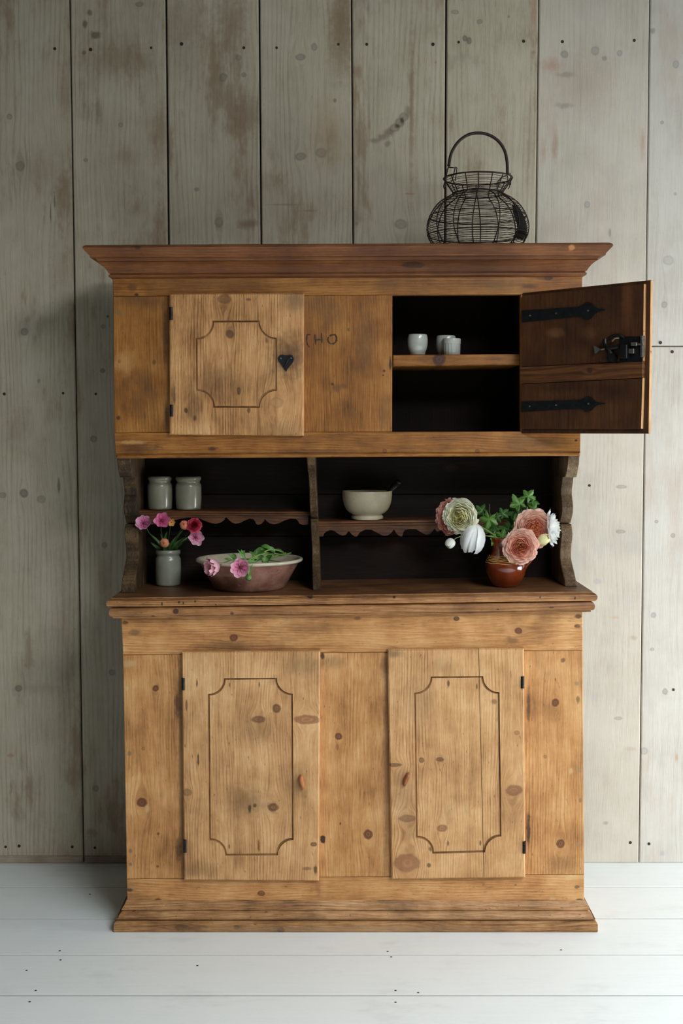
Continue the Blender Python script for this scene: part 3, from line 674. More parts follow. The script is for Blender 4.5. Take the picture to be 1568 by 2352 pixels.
YD = YL - 0.022
mk = [K(635,1628,9,10,YD,KNOT,.3,.85,1.8), K(593,1653,15,8,YD,KNOT,.4,.75,1.2), K(705,1653,28,10,YD,lin((138,84,52)),.35,.8,.8), K(627,1855,12,9,YD,KNOT,.35,.85,1.5), K(573,1858,3,9,YD,BLACKISH,.4,.9,0), K(585,1851,4,5,YD,KDARK,.4,.8,0), K(565,1845,40,32,YD,GRIME,.8,.5,0), K(720,1939,7,5,YD,KNOT,.4,.8,1), K(455,1745,2,16,YD,BLACKISH,.4,.85,0), K(452,1568,2,9,YD,KDARK,.4,.8,0), K(428,1620,2,12,YD,KDARK,.4,.7,0), K(594,1946,2.5,14,YD,lin((110,60,36)),.4,.9,0), K(526,1945,2,6,YD,KDARK,.4,.7,0), K(724,1998,4,11,YD,KDARK,.5,.8,0), K(705,1995,10,4,YD,GRIME,.5,.6,0), K(430,1820,10,8,YD,GRIME,.5,.5,1), K(700,1530,40,20,YD,lin((128,102,70)),.8,.4,0), K(590,1680,40,24,YD,GRIME,.9,.35,0), K(685,1800,22,34,YD,GRIME,.9,.4,0), K(450,2000,40,14,YD,GRIME,.9,.4,0), K(595,1573,2,6,YD,KDARK,.4,.7,0), K(527,1573,2,6,YD,KDARK,.4,.7,0), K(630,1562,12,8,YD,KNOT,.9,.3,0)]
m_dl = wood('pine_lower_left_door', 'Z', marks=mk, ringa=0.5, grime_s=0.25, **G, **PALE)
d_ll = carved_door([(417,1498),(735,1495),(732,2024),(422.5,2022)], [(477,1558),(672,1557),(674,1965),(480,1966)], 37, YD, 0.021, 0.0078, m_dl, [((537,1495),(537,2024))], gap=0.0003)
d_ll['label'] = 'left lower pine door with a carved notched panel'
mk = [K(1180,1815,18,12,YD,lin((130,84,56)),.4,.8,1.2), K(935,1880,18,8,YD,lin((120,78,54)),.4,.75,1), K(1015,1903,11,8,YD,lin((130,84,56)),.4,.8,1.4), K(935,1982,28,20,YD,lin((142,92,60)),.4,.8,.8), K(1010,1745,9,5,YD,KNOT,.4,.75,1), K(968,1747,6,6,YD,KNOT,.4,.75,1), K(1030,1571,3,7,YD,KDARK,.4,.8,0), K(1095,1577,2,6,YD,KDARK,.4,.7,0), K(905,1757,16,4,YD,KDARK,.5,.7,.6), K(905,1500,18,9,YD,GRIME,.7,.6,0), K(985,1987,4,5,YD,KDARK,.4,.7,0), K(1029,1938,2,6,YD,KDARK,.4,.7,0), K(1103,1938,2,6,YD,KDARK,.4,.7,0), K(1135,1612,6,6,YD,KNOT,.5,.6,0), K(1187,1683,6,5,YD,RED,.4,.6,.8), K(930,1830,26,50,YD,lin((146,110,76)),.9,.5,0), K(960,1610,30,50,YD,lin((150,122,88)),.9,.35,0), K(990,1950,6,6,YD,KDARK,.5,.7,0)]
m_dr = wood('pine_lower_right_door', 'Z', marks=mk, ringa=0.5, grime_s=0.25, **G, **PALE)
d_lr = carved_door([(890,1492),(1203,1489),(1206,2016),(899,2020)], [(951,1554),(1147,1553),(1151,1958),(955,1961)], 38, YD, 0.021, 0.0078, m_dr, [((1099,1489),(1111,2016))], gap=0.0016)
d_lr['label'] = 'right lower pine door with a long crack through its panel'
barrel_hinge(420.5, 1571, YD, d_ll); barrel_hinge(424.5, 1943, YD, d_ll, 30)
barrel_hinge(1199.5, 1567, YD, d_lr); barrel_hinge(1203.5, 1946, YD, d_lr, 28)
m_catch = plain('orange_worn_wood', (176, 108, 58), 0.5, var=0.35, vscale=90, bump=0.3)
def turn_catch(px, py, tilt, door, col):
    p = at(px, py, YD)
    prof = [(-.0070, .0), (-.0078, .010), (-.0045, .0205), (.0005, .0235), (.0045, .019), (.0068, .006), (.0072, -.008), (.0055, -.019), (.001, -.0225), (-.004, -.017)]
    b = MB(); vs = []; n = len(prof)
    for k, (y, s) in enumerate(((0.0, .8), (-.006, 1.0), (-.013, .92), (-.018, .6))):
        for (x, z) in prof:
            xr_, zr_ = x * s * math.cos(tilt) - z * s * math.sin(tilt), x * s * math.sin(tilt) + z * s * math.cos(tilt)
            vs.append((p.x + xr_, YD + y, p.z + zr_))
    fs = [tuple(range(3 * n, 4 * n)), tuple(range(n - 1, -1, -1))]
    for i in range(3):
        for k in range(n): fs.append((i * n + k, i * n + (k + 1) % n, (i + 1) * n + (k + 1) % n, (i + 1) * n + k))
    b.add(vs, fs)
    o = b.build('turn_catch', col, door, smooth=True, angle=60); o['label'] = 'small worn wooden turn catch'
turn_catch(693, 1795, R(8), d_ll, m_catch)
turn_catch(932, 1789, R(-22), d_lr, plain('brown_worn_wood', (140, 82, 44), 0.5, var=0.35, vscale=90, bump=0.3))

# ---- upper cupboard
m_rail_ut = wood('pine_upper_top_rail', 'X', marks=[K(304,660,10,8,YU,KDARK,.6,.5,0), K(1259,638,9,5,YU,KDARK,.35,.85), K(313,677,5,4,YU,BLACKISH,.3,.9,0), K(480,650,120,14,YU,GRIME,.9,.5,0), K(1140,652,50,14,YU,GRIME,.9,.5,0), K(1215,658,14,5,YU,KDARK,.6,.6,0), K(890,650,26,14,YU,GRIME,.9,.4,0)], grime_s=0.5, **G, **HONEY)
m_stile_u1 = wood('pine_upper_left_stile', 'Z', marks=[K(272,717,6,8,YU,lin((120,96,60)),.4,.7,0), K(274,830,4,5,YU,KDARK,.3,.9,0), K(354,832,4,5,YU,GRIME,.4,.8,0), K(272,960,5,5,YU,KDARK,.4,.8,0), K(285,830,18,24,YU,lin((190,142,86)),.7,.5,0), K(379,770,5,60,YU,KDARK,.7,.7,0), K(382,960,4,30,YU,KDARK,.7,.8,0), K(330,690,60,16,YU,GRIME,.9,.5,0)], grime_s=0.4, **G, **HONEY)  # dark strips left of the door paint its shadow
m_panel_u = wood('pine_upper_centre_panel', 'Z', marks=[K(772,892,10,9,YU,lin((96,60,30)),.7,.75,0), K(792,887,7,6,YU,lin((96,60,30)),.7,.7,0), K(763,882,3,3,YU,KDARK,.4,.8,0), K(896,835,3,14,YU,BLACKISH,.5,.85,0), K(882,852,3,3,YU,BLACKISH,.3,.8,0), K(880,862,2,2,YU,BLACKISH,.3,.8,0), K(720,700,40,20,YU,GRIME,.9,.45,0), K(840,790,16,60,YU,GRIME,.9,.45,0), K(800,757,3,4,YU,GRIME,.5,.7,0), K(710,790,10,50,YU,lin((120,72,30)),.8,.5,0), K(880,950,10,40,YU,GRIME,.8,.4,0)], grime_s=0.4, **G, **HONEY)
m_rail_ub = wood('pine_upper_bottom_rail', 'X', marks=[K(486,1031,9,4,YU,BLACKISH,.5,.8,0), K(320,1030,40,12,YU,KDARK,.7,.55,0), K(300,1016,30,4,YU,lin((200,156,100)),.5,.5,0), K(883,1036,5,5,YU,KNOT,.4,.8), K(1096,1036,5,4,YU,KNOT,.4,.8), K(1323,1011,4,3,YU,BLACKISH,.3,.9,0), K(1270,1015,30,9,YU,GRIME,.8,.5,0), K(720,1038,90,5,YU,KDARK,.7,.4,0)], grime_s=0.45, fleck_s=0.7, **G, **HONEY)
board('top_rail', [(258,630),(1337,620),(1336,676),(260,680)], YU, 0.028, m_rail_ut, 0.0015)
board('stile', [(260,681),(412,680),(412,992),(262,994)], YU, 0.028, m_stile_u1, 0.0015)
upan = board('panel', [(676,678),(901,677),(900,991.5),(676,993)], YU, 0.028, m_panel_u, 0.0022)
board('stile', [(1195,677),(1336,676),(1333,990),(1195,991)], YU, 0.028, wood('pine_upper_right_stile', 'Z', marks=[], grime_s=0.4, **G, **HONEY), 0.002)
board('bottom_rail', [(262,994),(1333,990.5),(1332,1037.5),(265,1043)], YU, 0.028, m_rail_ub, 0.0015)
board('bead', [(265,1043.3),(1333,1037.8),(1332,1047),(266,1053)], YU - .003, 0.031, m_rail_ub, 0.004)
# burnt brand on the centre panel
m_burn = plain('burnt_brand', (62, 38, 20), 0.8, var=0.4, vscale=400)
def stroke(b, pts, w, wob=.25):
    P = [at(x, y, YU) for (x, y) in pts]
    rnd = random.Random(3)
    for i in range(len(P) - 1):
        d = (P[i + 1] - P[i]); d.normalize(); nn = Vector((-d.z, 0, d.x))
        w0, w1 = size(w, YU) * rnd.uniform(1 - wob, 1 + wob) / 2, size(w, YU) * rnd.uniform(1 - wob, 1 + wob) / 2
        vs = [P[i] + nn * w0, P[i] - nn * w0, P[i + 1] - nn * w1, P[i + 1] + nn * w1]
        b.add([(v.x, YU - .0005, v.z) for v in vs] + [(v.x, YU + .001, v.z) for v in vs], [(0,1,2,3),(4,7,6,5),(0,4,5,1),(1,5,6,2),(2,6,7,3),(3,7,4,0)])
for pts in ([(713,768),(705,769),(704,776),(704,785),(706,792),(711,798)],
            [(723,768),(723,775),(724,782),(724,791)], [(726,781),(731,780),(736,780)], [(738,765),(738,772),(739,780),(739,788)],
            [(754,774),(752,780),(754,786),(760,790),(767,789),(772,784),(773,776),(770,769),(762,769),(757,772)]):
    b = MB(); stroke(b, pts, 3.4, .5); o = b.build('brand_stroke', m_burn, upan)
# left upper door with heart escutcheon
YUD = YU - 0.021
mk = [K(528,767,9,9,YUD,lin((76,52,34)),.4,.85,.8), K(515,687,14,10,YUD,lin((106,70,42)),.5,.8,1), K(635,925,15,11,YUD,lin((170,126,80)),.4,.6,2.2), K(548,898,4,8,YUD,KDARK,.4,.85,.8), K(660,820,34,44,YUD,lin((62,40,24)),.8,.7,0), K(680,690,26,22,YUD,lin((104,84,60)),.8,.6,0), K(571,943,4,6,YUD,KDARK,.4,.7,0), K(427,943,4,6,YUD,KDARK,.4,.8,0), K(570,688,6,3,YUD,KDARK,.5,.6,0), K(500,880,60,30,YUD,GRIME,.9,.4,0), K(399,910,4,24,YUD,KDARK,.6,.7,0), K(447,960,4,6,YUD,KDARK,.5,.7,0), K(640,990,50,20,YUD,GRIME,.9,.35,0), K(612,782,3,6,YUD,KDARK,.5,.6,0)]
m_du = wood('pine_upper_left_door', 'Z', marks=mk, ringa=0.6, streak=0.7, grime_s=0.5, grime=GRIME, fleck=KDARK, dark=lin((112, 72, 38)), mid=lin((184, 134, 84)), light=lin((216, 172, 120)))
d_ul = carved_door([(388.5,674),(698,673.5),(697,1001),(389,998)], [(448,736.5),(635,736),(635.5,937),(450,936.5)], 39, YUD, 0.020, 0.0072, m_du, [((467.5,674),(466,1000)), ((590,674),(590.5,1000))], gap=0.0006)
d_ul['label'] = 'closed upper pine door with a heart shaped iron escutcheon'
barrel_hinge(392.5, 720, YUD, d_ul, 29); barrel_hinge(394, 943, YUD, d_ul, 27)
b = MB()
hp = [(-1,.42),(-.93,.72),(-.72,.93),(-.45,.97),(-.15,.9),(.2,.9),(.5,.97),(.76,.9),(.95,.62),(.98,.38),(.86,.05),(.6,-.3),(.32,-.62),(.12,-.92),(.06,-1.12),(-.04,-1.0),(-.2,-.8),(-.5,-.35),(-.85,.1)]
pc = at(656.5, 833, YUD); hs = size(18.5, YUD)
b.prism([(pc.x + x * hs, pc.z + z * hs) for (x, z) in reversed(hp)], YUD - .0028, YUD + .001)
esc = b.build('escutcheon', m_iron, d_ul); esc['label'] = 'black iron heart shaped keyhole plate'
for (x, z) in ((-.62, .52), (.66, .55)):
    b = MB(); b.tube([(pc.x + x * hs, YUD - .0048, pc.z + z * hs), (pc.x + x * hs, YUD - .002, pc.z + z * hs)], lambda t: .002 + .001 * t, 8)
    b.build('rivet', m_steel, d_ul, smooth=True, angle=40)
b = MB(); b.tube([(pc.x + .5 * hs, YUD - .005, pc.z + .75 * hs), (pc.x + .1 * hs, YUD - .006, pc.z + .05 * hs), (pc.x - .3 * hs, YUD - .004, pc.z - .5 * hs)], lambda t: .0006 + .0018 * math.sin(math.pi * (.15 + .8 * t)), 6)
b.build('keyhole_cover', m_iron, d_ul, smooth=True)
b = MB(); b.prism([(pc.x - .12 * hs, pc.z - .45 * hs), (pc.x + .2 * hs, pc.z - .45 * hs), (pc.x + .14 * hs, pc.z - .1 * hs)], YUD - .0034, YUD - .002)
b.build('keyhole', plain('keyhole_black', (8, 8, 8), 0.9), d_ul)

# cornice
XUL, XUR = at(259, 640, YU).x, at(1337, 632, YU).x
m_corn = wood('pine_cornice', 'X', marks=[K(950,606,24,6,.04,KDARK,.5,.8,1), K(1312,568,7,6,.02,lin((190,132,80)),.4,.7,0), K(316,569,6,4,.02,KDARK,.5,.8,0)], ringf=800, ringa=0.25, streak=0.45, blotch=0.6, grime_s=0.4, grime=lin((70, 40, 20)), fleck=KDARK, dark=lin((54, 29, 13)), mid=lin((106, 62, 31)), light=lin((150, 98, 54)))
tiltu = (at(1330, 556.5, .02).z - at(270, 561.5, .02).z) / (at(1330, 556, .02).x - at(270, 561, .02).x)
ZT = zat(559, .018)
def dz(py, Y): return zat(py, Y) - ZT
sweep('cornice', [(.064, ZT), (.0715, ZT + dz(562, .018)), (.074, ZT + dz(566, .017)), (.072, ZT + dz(569, .018)), (.0565, ZT + dz(585, .034)), (.0565, ZT + dz(588, .034)), (.0535, ZT + dz(589.2, .037)), (.0420, ZT + dz(590.5, .047)), (.0365, ZT + dz(598, .053)), (.0385, ZT + dz(599.3, .052)),
      (.0300, ZT + dz(604, .060)), (.0225, ZT + dz(610, .067)), (.0160, ZT + dz(617, .074)), (.0110, ZT + dz(624, .079)), (.0065, ZT + dz(626.5, .083)), (.0065, ZT + dz(627.5, .083)), (.0108, ZT + dz(629, .079)), (.0110, ZT + dz(632.5, .079)), (.0060, ZT + dz(636, .084)), (.0005, ZT + dz(638, .09))], XUL, XUR, YU, YBACK + .01, tiltu, m_corn)
# sides, floors and backs of the upper part
side_panel('side_panel', (259,628), (266,1051), YU - .002, YBACK, 0.024, -1, m_side)
side_panel('side_panel', (1337,624), (1332,1046), YU - .002, YBACK, 0.024, 1, m_side)
ztop = zat(600, YU); zwaist = zat(1048, YU)
xl2, xr2 = at(266, 1051, YU).x + .026, at(1332, 1046, YU).x - .026
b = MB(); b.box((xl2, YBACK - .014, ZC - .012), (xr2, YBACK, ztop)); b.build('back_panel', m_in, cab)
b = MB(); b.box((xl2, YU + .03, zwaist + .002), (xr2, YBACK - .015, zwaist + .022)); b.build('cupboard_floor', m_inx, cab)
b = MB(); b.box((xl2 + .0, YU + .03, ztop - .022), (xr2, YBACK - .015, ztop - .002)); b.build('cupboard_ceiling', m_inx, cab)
for px in (893, 1206):
    xx = at(px, 840, YU).x
    b = MB(); b.box((xx - .009, YU + .0285, zwaist + .024), (xx + .009, YBACK - .016, ztop - .024)); b.build('partition', m_in, cab)
YSH = YU + 0.040
m_shelf = wood('pine_inner_shelf', 'X', marks=[K(1008,826,14,13,YSH,lin((56,30,28)),.25,.95,1)], ringf=500, grime_s=0.4, **G, **HONEY)
b = MB(); b.slab([(at(903,815.5,YU).x, at(903,815.5,YSH).z), (at(1194,813,YSH).x, at(1194,813,YSH).z), (at(1194,838,YSH).x, at(1194,838,YSH).z), (at(903,841,YU).x, at(903,841,YSH).z)], YSH, YBACK - .017, .0025)
b.build('cupboard_shelf', m_shelf, cab)
ZSHELF = at(1000, 814.6, YSH).z
# ---- open recess: shaped sides, divider, shelves with scalloped aprons, counter back
# shaped profile: (photo row, depth of the front edge)
prof_up = [(1053,.104),(1066,.112),(1080,.126),(1092,.143),(1096,.150),(1096.5,.200),(1108,.208),(1122,.224),(1136,.226),(1150,.212),(1164,.202),(1178,.208),(1190,.226),(1198,.240),(1201,.243)]
prof_lo = [(1204,.232),(1214,.216),(1226,.208),(1240,.214),(1254,.228),(1268,.236),(1282,.232),(1298,.208),(1314,.178),(1330,.152),(1346,.134),(1366,.126)]
m_rough = wood('weathered_grey_edge', 'S', marks=[], ringf=600, streak=1.0, blotch=1.0, grime=lin((60, 44, 30)), grime_s=0.7, grime_lo=.45, rough=0.7, bump=0.8, **GREYW)
m_rough_shade = wood('shaded_weathered_edge', 'S', marks=[], ringf=600, streak=1.0, blotch=1.3, grime=lin((30, 20, 12)), grime_s=0.7, grime_lo=.45, rough=0.7, bump=0.8, **DARKE)  # darker copy for left side and divider: shade put into the colour
def shaped(name, prof, xo, out, th, lean=0.0, ztop_=None, zbot_=None, mat=m_rough):
    """board in the Y-Z plane; xo = x of outer face; lean = dx over the profile height"""
    Z = []
    for (py, y) in prof:
        Z.append((zat(py, y), y))
    if ztop_ is not None: Z[0] = (ztop_, Z[0][1])
    if zbot_ is not None: Z[-1] = (zbot_, Z[-1][1])
    zhi = zat(1053, .1); zlo = ZC
    def X(z, t): return xo + lean * (zhi - z) / (zhi - zlo) - out * t
    n = len(Z); vs = []; c = .004
    for t, dy in ((c * .6, 0.0), (0, c), (0, None), (th, None), (th, c), (th - c * .6, 0.0)):
        for (z, y) in Z:
            vs.append((X(z, t), (YREC - .001) if dy is None else y + dy, z))
    fs = []
    for k in range(5):
        for i in range(n - 1): fs.append((k * n + i, k * n + i + 1, (k + 1) * n + i + 1, (k + 1) * n + i))
    for i in range(n - 1): fs.append((5 * n + i, 5 * n + i + 1, i + 1, i))
    fs.append(tuple(k * n for k in range(6))); fs.append(tuple(k * n + n - 1 for k in range(5, -1, -1)))
    b = MB(); b.add(vs, fs)
    return b.build(name, mat, cab, smooth=True, angle=40)
XOL, XOR = at(268, 1060, .104).x, at(1331, 1055, .104).x
zc_l, zc_r = ZC + tiltc * -.66, ZC + tiltc * .70
shaped('shaped_side', prof_up, XOL, -1, .040, .004, ztop_=zat(1052, YU, 280) + .0, mat=m_rough_shade)
shaped('shaped_side', prof_lo, XOL, -1, .040, .004, zbot_=zc_l + .001, mat=m_rough_shade)
shaped('shaped_side', prof_up, XOR, 1, .036, .002, ztop_=zat(1046, YU, 1320) + .001)
shaped('shaped_side', prof_lo, XOR, 1, .036, .002, zbot_=zc_r + .001)
xd = at(704, 1055, .104).x
pu = [(p - 12 if p > 1060 else p, y) for (p, y) in prof_up]; pl = [(p - 12 if p < 1300 else p - 4, y) for (p, y) in prof_lo]
shaped('divider', pu, xd, -1, .0235, .0165, ztop_=zat(1050, YU), mat=m_rough_shade)
shaped('divider', pl, xd, -1, .0235, .0165, zbot_=ZC + tiltc * -.08 + .001, mat=m_rough_shade)
m_recb = wood('recess_back_boards', 'X', marks=[K(1035,1075,14,8,.38,KDARK,.6,.7,1), K(900,1250,60,30,.38,KDARK,.8,.4,0)], ringf=500, ringa=0.3, streak=0.6, blotch=0.8, rough=0.65, spec=0.2, dark=lin((9, 5, 3)), mid=lin((23, 13, 8)), light=lin((40, 24, 14)))  # boards nearly black, recess shade put into their colour
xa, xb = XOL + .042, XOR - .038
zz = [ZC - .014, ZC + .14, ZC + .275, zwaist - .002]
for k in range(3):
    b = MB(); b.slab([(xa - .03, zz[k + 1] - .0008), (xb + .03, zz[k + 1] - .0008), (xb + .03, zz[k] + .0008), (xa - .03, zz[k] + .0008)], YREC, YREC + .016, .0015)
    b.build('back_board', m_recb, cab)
m_sh = wood('recess_shelf_wood', 'X', marks=[], ringf=700, streak=0.7, blotch=0.8, grime=lin((60, 34, 18)), grime_s=0.6, rough=0.5, dark=lin((40, 22, 10)), mid=lin((88, 52, 27)), light=lin((124, 80, 44)))
YS = 0.262
def shelf(pa, pb, yl, yt, apron, mat):
    """pa, pb: left and right px at the shelf's front top edge; yl lip height px; apron: list of px points (bottom outline left to right)"""
    A, B = at(pa[0], pa[1], YS), at(pb[0], pb[1], YS)
    h = size(yl, YS)
    vs = []
    prof = [(0.004, 0.0), (0.0, -.003), (-.001, -h * .45), (.002, -h * .5), (.003, -h * .62), (.001, -h * .7), (.001, -h), (YREC - YS - .001, -h), (YREC - YS - .001, 0.0)]
    n = len(prof)
    for P in (A, B):
        for (dy, dz_) in prof: vs.append((P.x, YS + dy, P.z + dz_))
    b = MB(); b.add(vs, [tuple(range(n)), tuple(range(2 * n - 1, n - 1, -1))] + [(k, (k + 1) % n, n + (k + 1) % n, n + k) for k in range(n)])
    s = b.build('shelf', mat, cab)
    top = [at(x, y, YS + .006) for (x, y) in ((apron[0][0], pa[1] + yl), (apron[-1][0], pb[1] + yl))]
    pts = [(top[0].x, A.z - h - .0003 + (B.z - A.z) * 0)] + [(at(x, y, YS + .006).x, at(x, y, YS + .006).z) for (x, y) in apron] + [(top[1].x, B.z - h - .0003)]
    # triangulated strip so the concave outline stays clean
    b = MB(); n = len(apron); vs = []
    for y in (YS + .006, YS + .018):
        for (x, yy) in apron:
            p = at(x, yy, YS + .006); t = (p.x - A.x) / (B.x - A.x)
            vs.append((p.x, y, A.z + (B.z - A.z) * t - h + .0002)); vs.append((p.x, y, p.z))
    fs = []
    for i in range(n - 1):
        a = 2 * i; c = 2 * n + 2 * i
        fs += [(a, a + 1, a + 3, a + 2), (c, c + 2, c + 3, c + 1), (a + 1, c + 1, c + 3, a + 3), (a, a + 2, c + 2, c)]
    fs += [(0, 2 * n, 2 * n + 1, 1), (2 * n - 2, 2 * n - 1, 4 * n - 1, 4 * n - 2)]
    b.add(vs, fs)
    o = b.build('apron', mat, s); o['label'] = 'scalloped apron under the shelf'
    return A, B
def dense(pts):
    out = []
    for (a, c) in zip(pts[:-1], pts[1:]):
        for k in range(4):
            t = k / 4; out.append((a[0] + (c[0] - a[0]) * t, a[1] + (c[1] - a[1]) * t))
    return out + [pts[-1]]
def z3(pts): return [(240 + x / 2.9037, 1030 + y / 2.9037) for (x, y) in pts]
def z4(pts): return [(680 + x / 2.178, 1030 + y / 2.178) for (x, y) in pts]
apl = [(226, 505), (330, 507), (420, 498), (470, 478), (500, 470), (560, 462), (612, 462), (640, 470), (680, 488), (715, 499), (748, 501), (775, 494), (795, 480), (806, 460), (815, 462), (830, 478), (850, 494), (870, 501), (900, 498), (935, 480), (965, 468), (990, 470), (1003, 484), (1010, 502), (1022, 510), (1045, 503), (1060, 488), (1068, 470), (1080, 484), (1100, 499), (1130, 505), (1165, 498), (1200, 480), (1240, 468), (1275, 470), (1290, 484), (1300, 502), (1322, 510), (1358, 508)]
apr = [(100, 438), (120, 440), (135, 440), (140, 425), (152, 415), (172, 408), (190, 412), (212, 428), (232, 437), (248, 432), (260, 415), (266, 415), (280, 432), (294, 441), (305, 440), (318, 420), (345, 406), (375, 406), (405, 422), (435, 437), (455, 436), (475, 424), (487, 406), (492, 408), (500, 424), (515, 438), (530, 441), (535, 420), (545, 408), (565, 403), (600, 404), (625, 420), (650, 432), (668, 428), (682, 414), (690, 402), (695, 404), (705, 417), (718, 412), (730, 399), (742, 410), (760, 422), (785, 430), (815, 428), (840, 414), (870, 400), (900, 402), (920, 418), (935, 430), (955, 428), (975, 412), (990, 398), (1000, 404), (1020, 420), (1050, 428), (1085, 424), (1110, 408), (1140, 396), (1170, 400), (1190, 416), (1210, 424), (1240, 422), (1260, 408), (1280, 400)]
LA, LB = shelf((316, 1172.5), (712, 1174.5), 9.5, 1172, z3(apl), m_sh)
RA, RB = shelf((728, 1197.5), (1295, 1189), 11, 1197, z4(apr), m_sh)

# ---- the open upper door (inside face towards the viewer)
Hn = at(1197, 830, YU - .012)
hx, hy = Hn.x, YU - .012
ANG = R(-40.0)
e = Vector((math.cos(ANG), math.sin(ANG), 0)); nv = Vector((-math.sin(ANG), math.cos(ANG), 0))
DM = Matrix.Translation((hx, hy, 0)) @ Matrix.Rotation(ANG, 4, 'Z')
def ond(px, py, dn=0.0):
    """pixel -> (u, z) on the door's inside plane (dn = distance behind it)"""
    d = ray(px, py); o = Vector((0, CAM_Y, CAM_Z)); p0 = Vector((hx, hy, 0)) + nv * dn
    t = (p0 - o).dot(nv) / d.dot(nv); p = o + d * t
    return ((p - Vector((hx, hy, 0))).dot(e), p.z)
door = bpy.data.objects.new('door', None); COL.objects.link(door)
door.matrix_world = DM @ Matrix.Translation((0, 0, ond(1197, 995)[1])); attach(door, cab)
door['label'] = 'upper door swung open, showing its dark ledged inside'
def mkd(px, py, rx, rz, col, soft, stn, bend):
    u, z = ond(px, py); return (u, z, size(rx, -.1) * 1.25, size(rz, -.1), col, soft, stn, bend)
DK = lin((34, 18, 10))
m_din = wood('dark_inner_door_boards', 'Z', marks=[mkd(1275,765,16,10,lin((110,74,44)),.7,.6,0), mkd(1350,765,12,14,lin((110,74,44)),.7,.6,0), mkd(1430,700,60,50,DK,.9,.6,0), mkd(1440,690,10,50,lin((110,66,34)),.8,.5,0), mkd(1345,770,10,30,DK,.8,.5,0), mkd(1400,900,30,16,DK,.9,.6,0), mkd(1300,890,60,10,DK,.9,.5,0)],
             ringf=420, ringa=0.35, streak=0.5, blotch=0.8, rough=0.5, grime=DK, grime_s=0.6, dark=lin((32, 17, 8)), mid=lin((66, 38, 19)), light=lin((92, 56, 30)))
m_dled = wood('inner_door_ledge', 'X', marks=[mkd(1355,851,5,6,KDARK,.35,.9,1)], ringf=380, ringa=0.8, streak=0.6, blotch=0.5, rough=0.5, dark=lin((46, 25, 11)), mid=lin((84, 50, 26)), light=lin((112, 72, 40)))
m_dout = wood('pine_open_door_face', 'Z', marks=[], grime_s=0.4, **G, **PALE)
T2 = .011
tl, bl = ond(1198, 673, T2), ond(1196.5, 995.5, T2)
tr, br = ond(1495, 643, T2), ond(1490, 996, T2)
b = MB(); b.slab([tl, tr, br, bl], T2, T2 + .0095, .0015); o = b.build('outer_board', m_din, door, matrix=DM)
def lit_edge_mat(o):  # pale free edges, dark inside: light and shade put into the materials
    o.data.materials.append(m_dout)
    for pl in o.data.polygons:
        if pl.normal.x > 0.6 or pl.normal.y > 0.6: pl.material_index = 1
lit_edge_mat(o)
o['label'] = 'outer lipped board of the open door'
tl, tr, br, bl = ond(1198, 679), ond(1479, 652), ond(1472.5, 985), ond(1196, 985)
zu0, zu1 = ond(1196, 843), ond(1477, 829)
zl0, zl1 = ond(1196, 882), ond(1476, 868)
b = MB(); b.slab([tl, tr, (zu1[0], zu1[1]), (tl[0], zu0[1])], 0, T2 - .0003, .0012); lit_edge_mat(b.build('inner_board', m_din, door, matrix=DM))
b = MB(); b.slab([(bl[0], zl0[1]), zl1, br, bl], 0, T2 - .0003, .0012); lit_edge_mat(b.build('inner_board', m_din, door, matrix=DM))
b = MB(); b.slab([(-.003, zu0[1] - .0008), (zu1[0], zu1[1] - .0008), (zl1[0], zl1[1] + .0008), (-.003, zl0[1] + .0008)], -.0035, T2 - .0003, .001); b.build('ledge', m_dled, door, matrix=DM)
m_strap = plain('black_strap_iron', (34, 38, 40), 0.45, 0.7, var=0.3, vscale=80, bump=0.2)
def strap(rows, door):
    """rows: photo points along the strap's axis start, knob centre, tip and half width"""
    (x0, y0), (x1, y1), (x2, y2), hw = rows
    u0, c0 = ond(x0, y0); u1, c1 = ond(x1, y1); u2, c2 = ond(x2, y2)
    w = size(hw, -.05)
    def ax(u): return c0 + (c1 - c0) * (u - u0) / (u1 - u0) if u < u1 else c1 + (c2 - c1) * (u - u1) / (u2 - u1)
    rk = w * 1.5
    top = [(u0, w * 1.05), (u0 + (u1 - u0) * .5, w * .92), (u1 - rk * 1.25, w * .85), (u1 - rk * .8, w * 1.1), (u1 - rk * .4, rk * .96), (u1, rk), (u1 + rk * .45, rk * .85), (u1 + rk * .8, rk * .5), (u1 + rk * 1.2, w * .32), (u1 + (u2 - u1) * .7, w * .2), (u2, w * .05)]
    pts = [(u, ax(u) + h) for (u, h) in top] + [(u, ax(u) - h) for (u, h) in reversed(top)]
    n = len(top)
    vs = [(u, -.0032, ax(u) + h) for (u, h) in top] + [(u, -.0032, ax(u) - h) for (u, h) in top] + [(u, .0005, ax(u) + h) for (u, h) in top] + [(u, .0005, ax(u) - h) for (u, h) in top]
    fs = []
    for i in range(n - 1):
        fs += [(i, i + 1, n + i + 1, n + i), (2 * n + i, 3 * n + i, 3 * n + i + 1, 2 * n + i + 1), (i, 2 * n + i, 2 * n + i + 1, i + 1), (n + i, n + i + 1, 3 * n + i + 1, 3 * n + i)]
    fs += [(0, n, 3 * n, 2 * n), (n - 1, 3 * n - 1, 4 * n - 1, 2 * n - 1)]
    b = MB(); b.add(vs, fs); o = b.build('strap_hinge', m_strap, door, matrix=DM); o['label'] = 'black iron strap hinge with a spear tip'
    for u in (u0 + .03, u0 + (u1 - u0) * .53, u1):
        b = MB(); b.tube([(u, -.0055, ax(u)), (u, -.001, ax(u))], lambda t: .0022 + .0014 * t, 8)
        b.build('rivet', m_steel, door, matrix=DM, smooth=True, angle=40)
strap(((1198, 727), (1351, 714), (1390, 711), 13), door)
strap(((1197, 934), (1352, 927.5), (1390, 926.5), 11.5), door)
